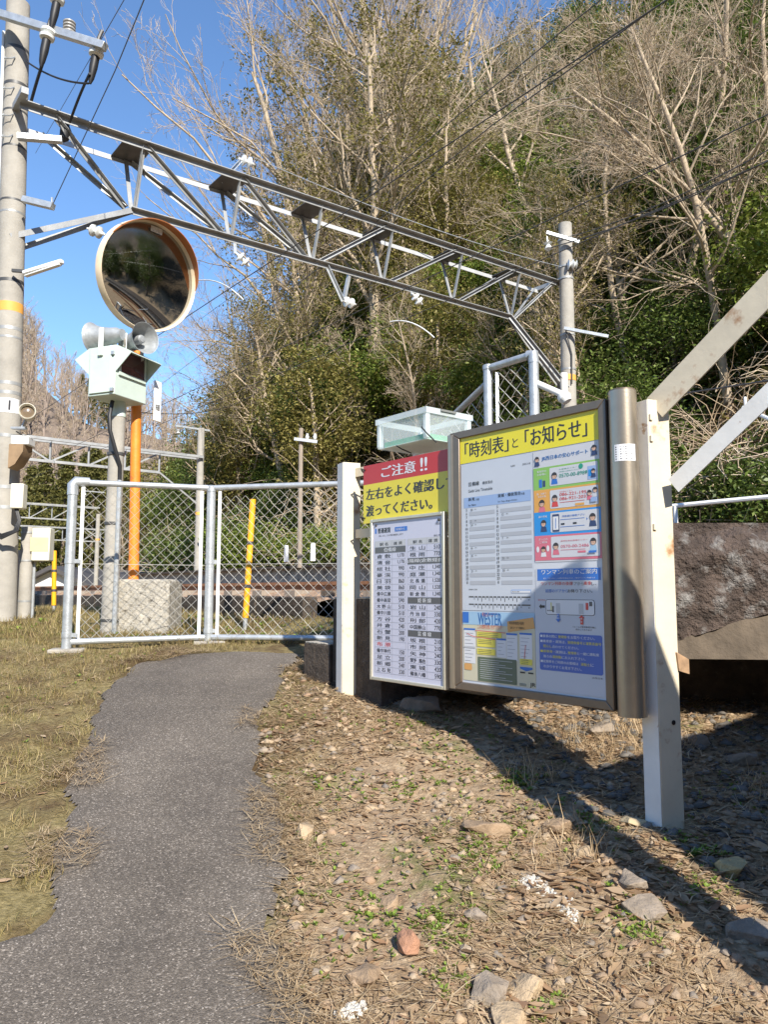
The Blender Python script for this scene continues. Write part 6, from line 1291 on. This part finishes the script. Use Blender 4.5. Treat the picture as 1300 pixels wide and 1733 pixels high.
# the larger loose stones, one by one
def rock(px, py, size, label, col, flat=.6, rz=None, squash=1.3):
    c = ground_at(px, py); rs = np.random.RandomState(int(px*7+py)); bmx = bmesh.new()
    for i in range(15):
        v = rs.normal(0, 1, 3); v /= np.linalg.norm(v); v = np.sign(v)*np.abs(v)**.75; bmx.verts.new((v[0]*size*squash*rs.uniform(.85, 1.05), v[1]*size*rs.uniform(.85, 1.05), v[2]*size*flat*rs.uniform(.85, 1.05)))
    bmesh.ops.convex_hull(bmx, input=bmx.verts); bmesh.ops.delete(bmx, geom=[v for v in bmx.verts if not v.link_faces], context='VERTS')
    bmesh.ops.bevel(bmx, geom=bmx.edges[:], offset=size*.035, segments=1, affect='EDGES')
    bmesh.ops.triangulate(bmx, faces=bmx.faces[:]); bmesh.ops.subdivide_edges(bmx, edges=bmx.edges[:], cuts=2, use_grid_fill=True)
    for v in bmx.verts:
        k_ = float(vnoise(v.co.x/size*2.2+v.co.z/size*3+px, v.co.y/size*2.2+py, 5))*.16; v.co *= 1+k_
    me = bpy.data.meshes.new('stone'); bmx.to_mesh(me); bmx.free(); me.materials.append(mat('stone '+str(col), col, .9, 0, .3, 14, .6, 45)); o = bpy.data.objects.new('stone', me); COL.objects.link(o)
    o.location = (c.x, c.y, c.z+size*flat*.35); o.rotation_euler = (rs.uniform(-.2, .2), rs.uniform(-.2, .2), rs.uniform(0, 6) if rz is None else rz); me.shade_smooth(); me.set_sharp_from_angle(angle=R(18)); return _setp(o, label, 'stone')
TAN, BRN, GRY, RED_ = (.40, .30, .19), (.29, .205, .13), (.25, .205, .16), (.34, .18, .11)
for a in ((516, 1412, .048, 'angular tan stone near the right edge of the asphalt path', TAN, .7), (824, 1408, .072, 'large flat brown stone in front of the notice board', BRN, .55, .2, 1.5), (828, 1678, .055, 'rounded grey stone near the bottom of the photo, left of the tan wedge stone', GRY, .8), (880, 1672, .058, 'tan wedge shaped stone beside the rounded grey stone', TAN, .8), (692, 1612, .042, 'upright reddish brick fragment in the dirt', RED_, 1.1, .3, .8), (618, 1655, .050, 'low reddish brown stone lying left of the brick fragment', BRN, .5), (1240, 1478, .065, 'yellowish stone in the sunlit strip right of the post foot', (.42, .33, .17), .75), (945, 1405, .055, 'grey brown stone in the dark shadow band', BRN, .6), (1090, 1555, .060, 'mossy grey stone below the post foot', GRY, .6), (1070, 1510, .06, 'dark stone standing in the shadow band below the post', GRY, .8, .4, .8), (575, 1172, .035, 'pale stone at the foot of the far left sign post', TAN, .7), (550, 1176, .028, 'smaller tan stone beside the dark block', TAN, .7), (990, 1440, .04, 'small tan stone left of the right post foot', TAN, .6), (1070, 1393, .05, 'flat cream stone right at the foot of the right post', (.45, .36, .22), .45), (860, 1728, .05, 'pale stone cut by the bottom edge of the photo', TAN, .7), (806, 1552, .036, 'small grey stone above the bright weed patch', GRY, .7), (660, 1525, .034, 'small brown stone in the middle of the dirt', BRN, .8), (1010, 1240, .09, 'dark rock in the shade under the notice board', GRY, .6), (720, 1200, .10, 'long dark rock in the shade below the fare board', GRY, .6, .1, 1.6), (1275, 1585, .075, 'big dark rock in the shade at the right edge', GRY, .5), (1245, 1290, .08, 'grey rock in the shade beneath the slab', GRY, .6), (1180, 1260, .06, 'smaller grey rock in the shade beside the right post', GRY, .7)): rock(*a)
# crumbled white lump
whitel = mat('crumbly white', (.64, .61, .55), .95, 0, .08, 20, 1.0, 60)
m = MB(); rs = np.random.RandomState(4)
for i in range(420):
    u = rs.uniform(); px = 885+ (975-885)*u; py = 1490+70*u**1.3; c = ground_at(px+rs.normal(0, 5), py+rs.normal(0, 6)); s = rs.uniform(.003, .010)
    m.box(c+Vector((0, 0, s*.6)), (s*1.6, s*1.2, s), rz=rs.uniform(0, 6), taper=.6)
m.build('plaster_streak', whitel, label='streak of crumbled white plaster lying on the dirt', cat='debris', org=ground_at(930, 1520), smooth=0)
m = MB()
for i in range(140): c = ground_at(592+rs.normal(0, 10), 1722+rs.normal(0, 5)); s = rs.uniform(.004, .012); m.box(c+Vector((0, 0, s*.6)), (s*1.5, s*1.2, s), rz=rs.uniform(0, 6), taper=.6)
m.build('plaster_lump', whitel, label='small white plaster lump at the bottom edge of the dirt', cat='debris', org=ground_at(592, 1722), smooth=0)

t = thing('shade_wall', 'unseen concrete wall added at the right to shade the ground behind the post', 'wall', B(5, -.8, .2))  # added out of view to keep sun off the ground behind the post
m = MB(); m.prism([B(4.0, .68, 0), B(4.0, -1.6, 0), B(4.0, -1.6, 2.45), B(4.0, .68, 2.38)], (EX*2.2).to_3d()); m.build('wall', concw, t)
m = MB(); m.prism([B(3.95, .69, 2.38), B(3.95, -1.63, 2.452), B(3.95, -1.63, 2.50), B(3.95, .69, 2.43)], (EX*2.3).to_3d()); m.build('coping', concw, t)
for i in range(34):
    a_ = -4-52*(i+.5)/34; d_ = VR.uniform(13, 19) if i % 2 else VR.uniform(19, 30); p = T(a_, d_, 0); plant(('dark', 'tall', 'olive', 'vase', 'dark')[i % 5], p.x, p.y, VR.uniform(.9, 1.2))
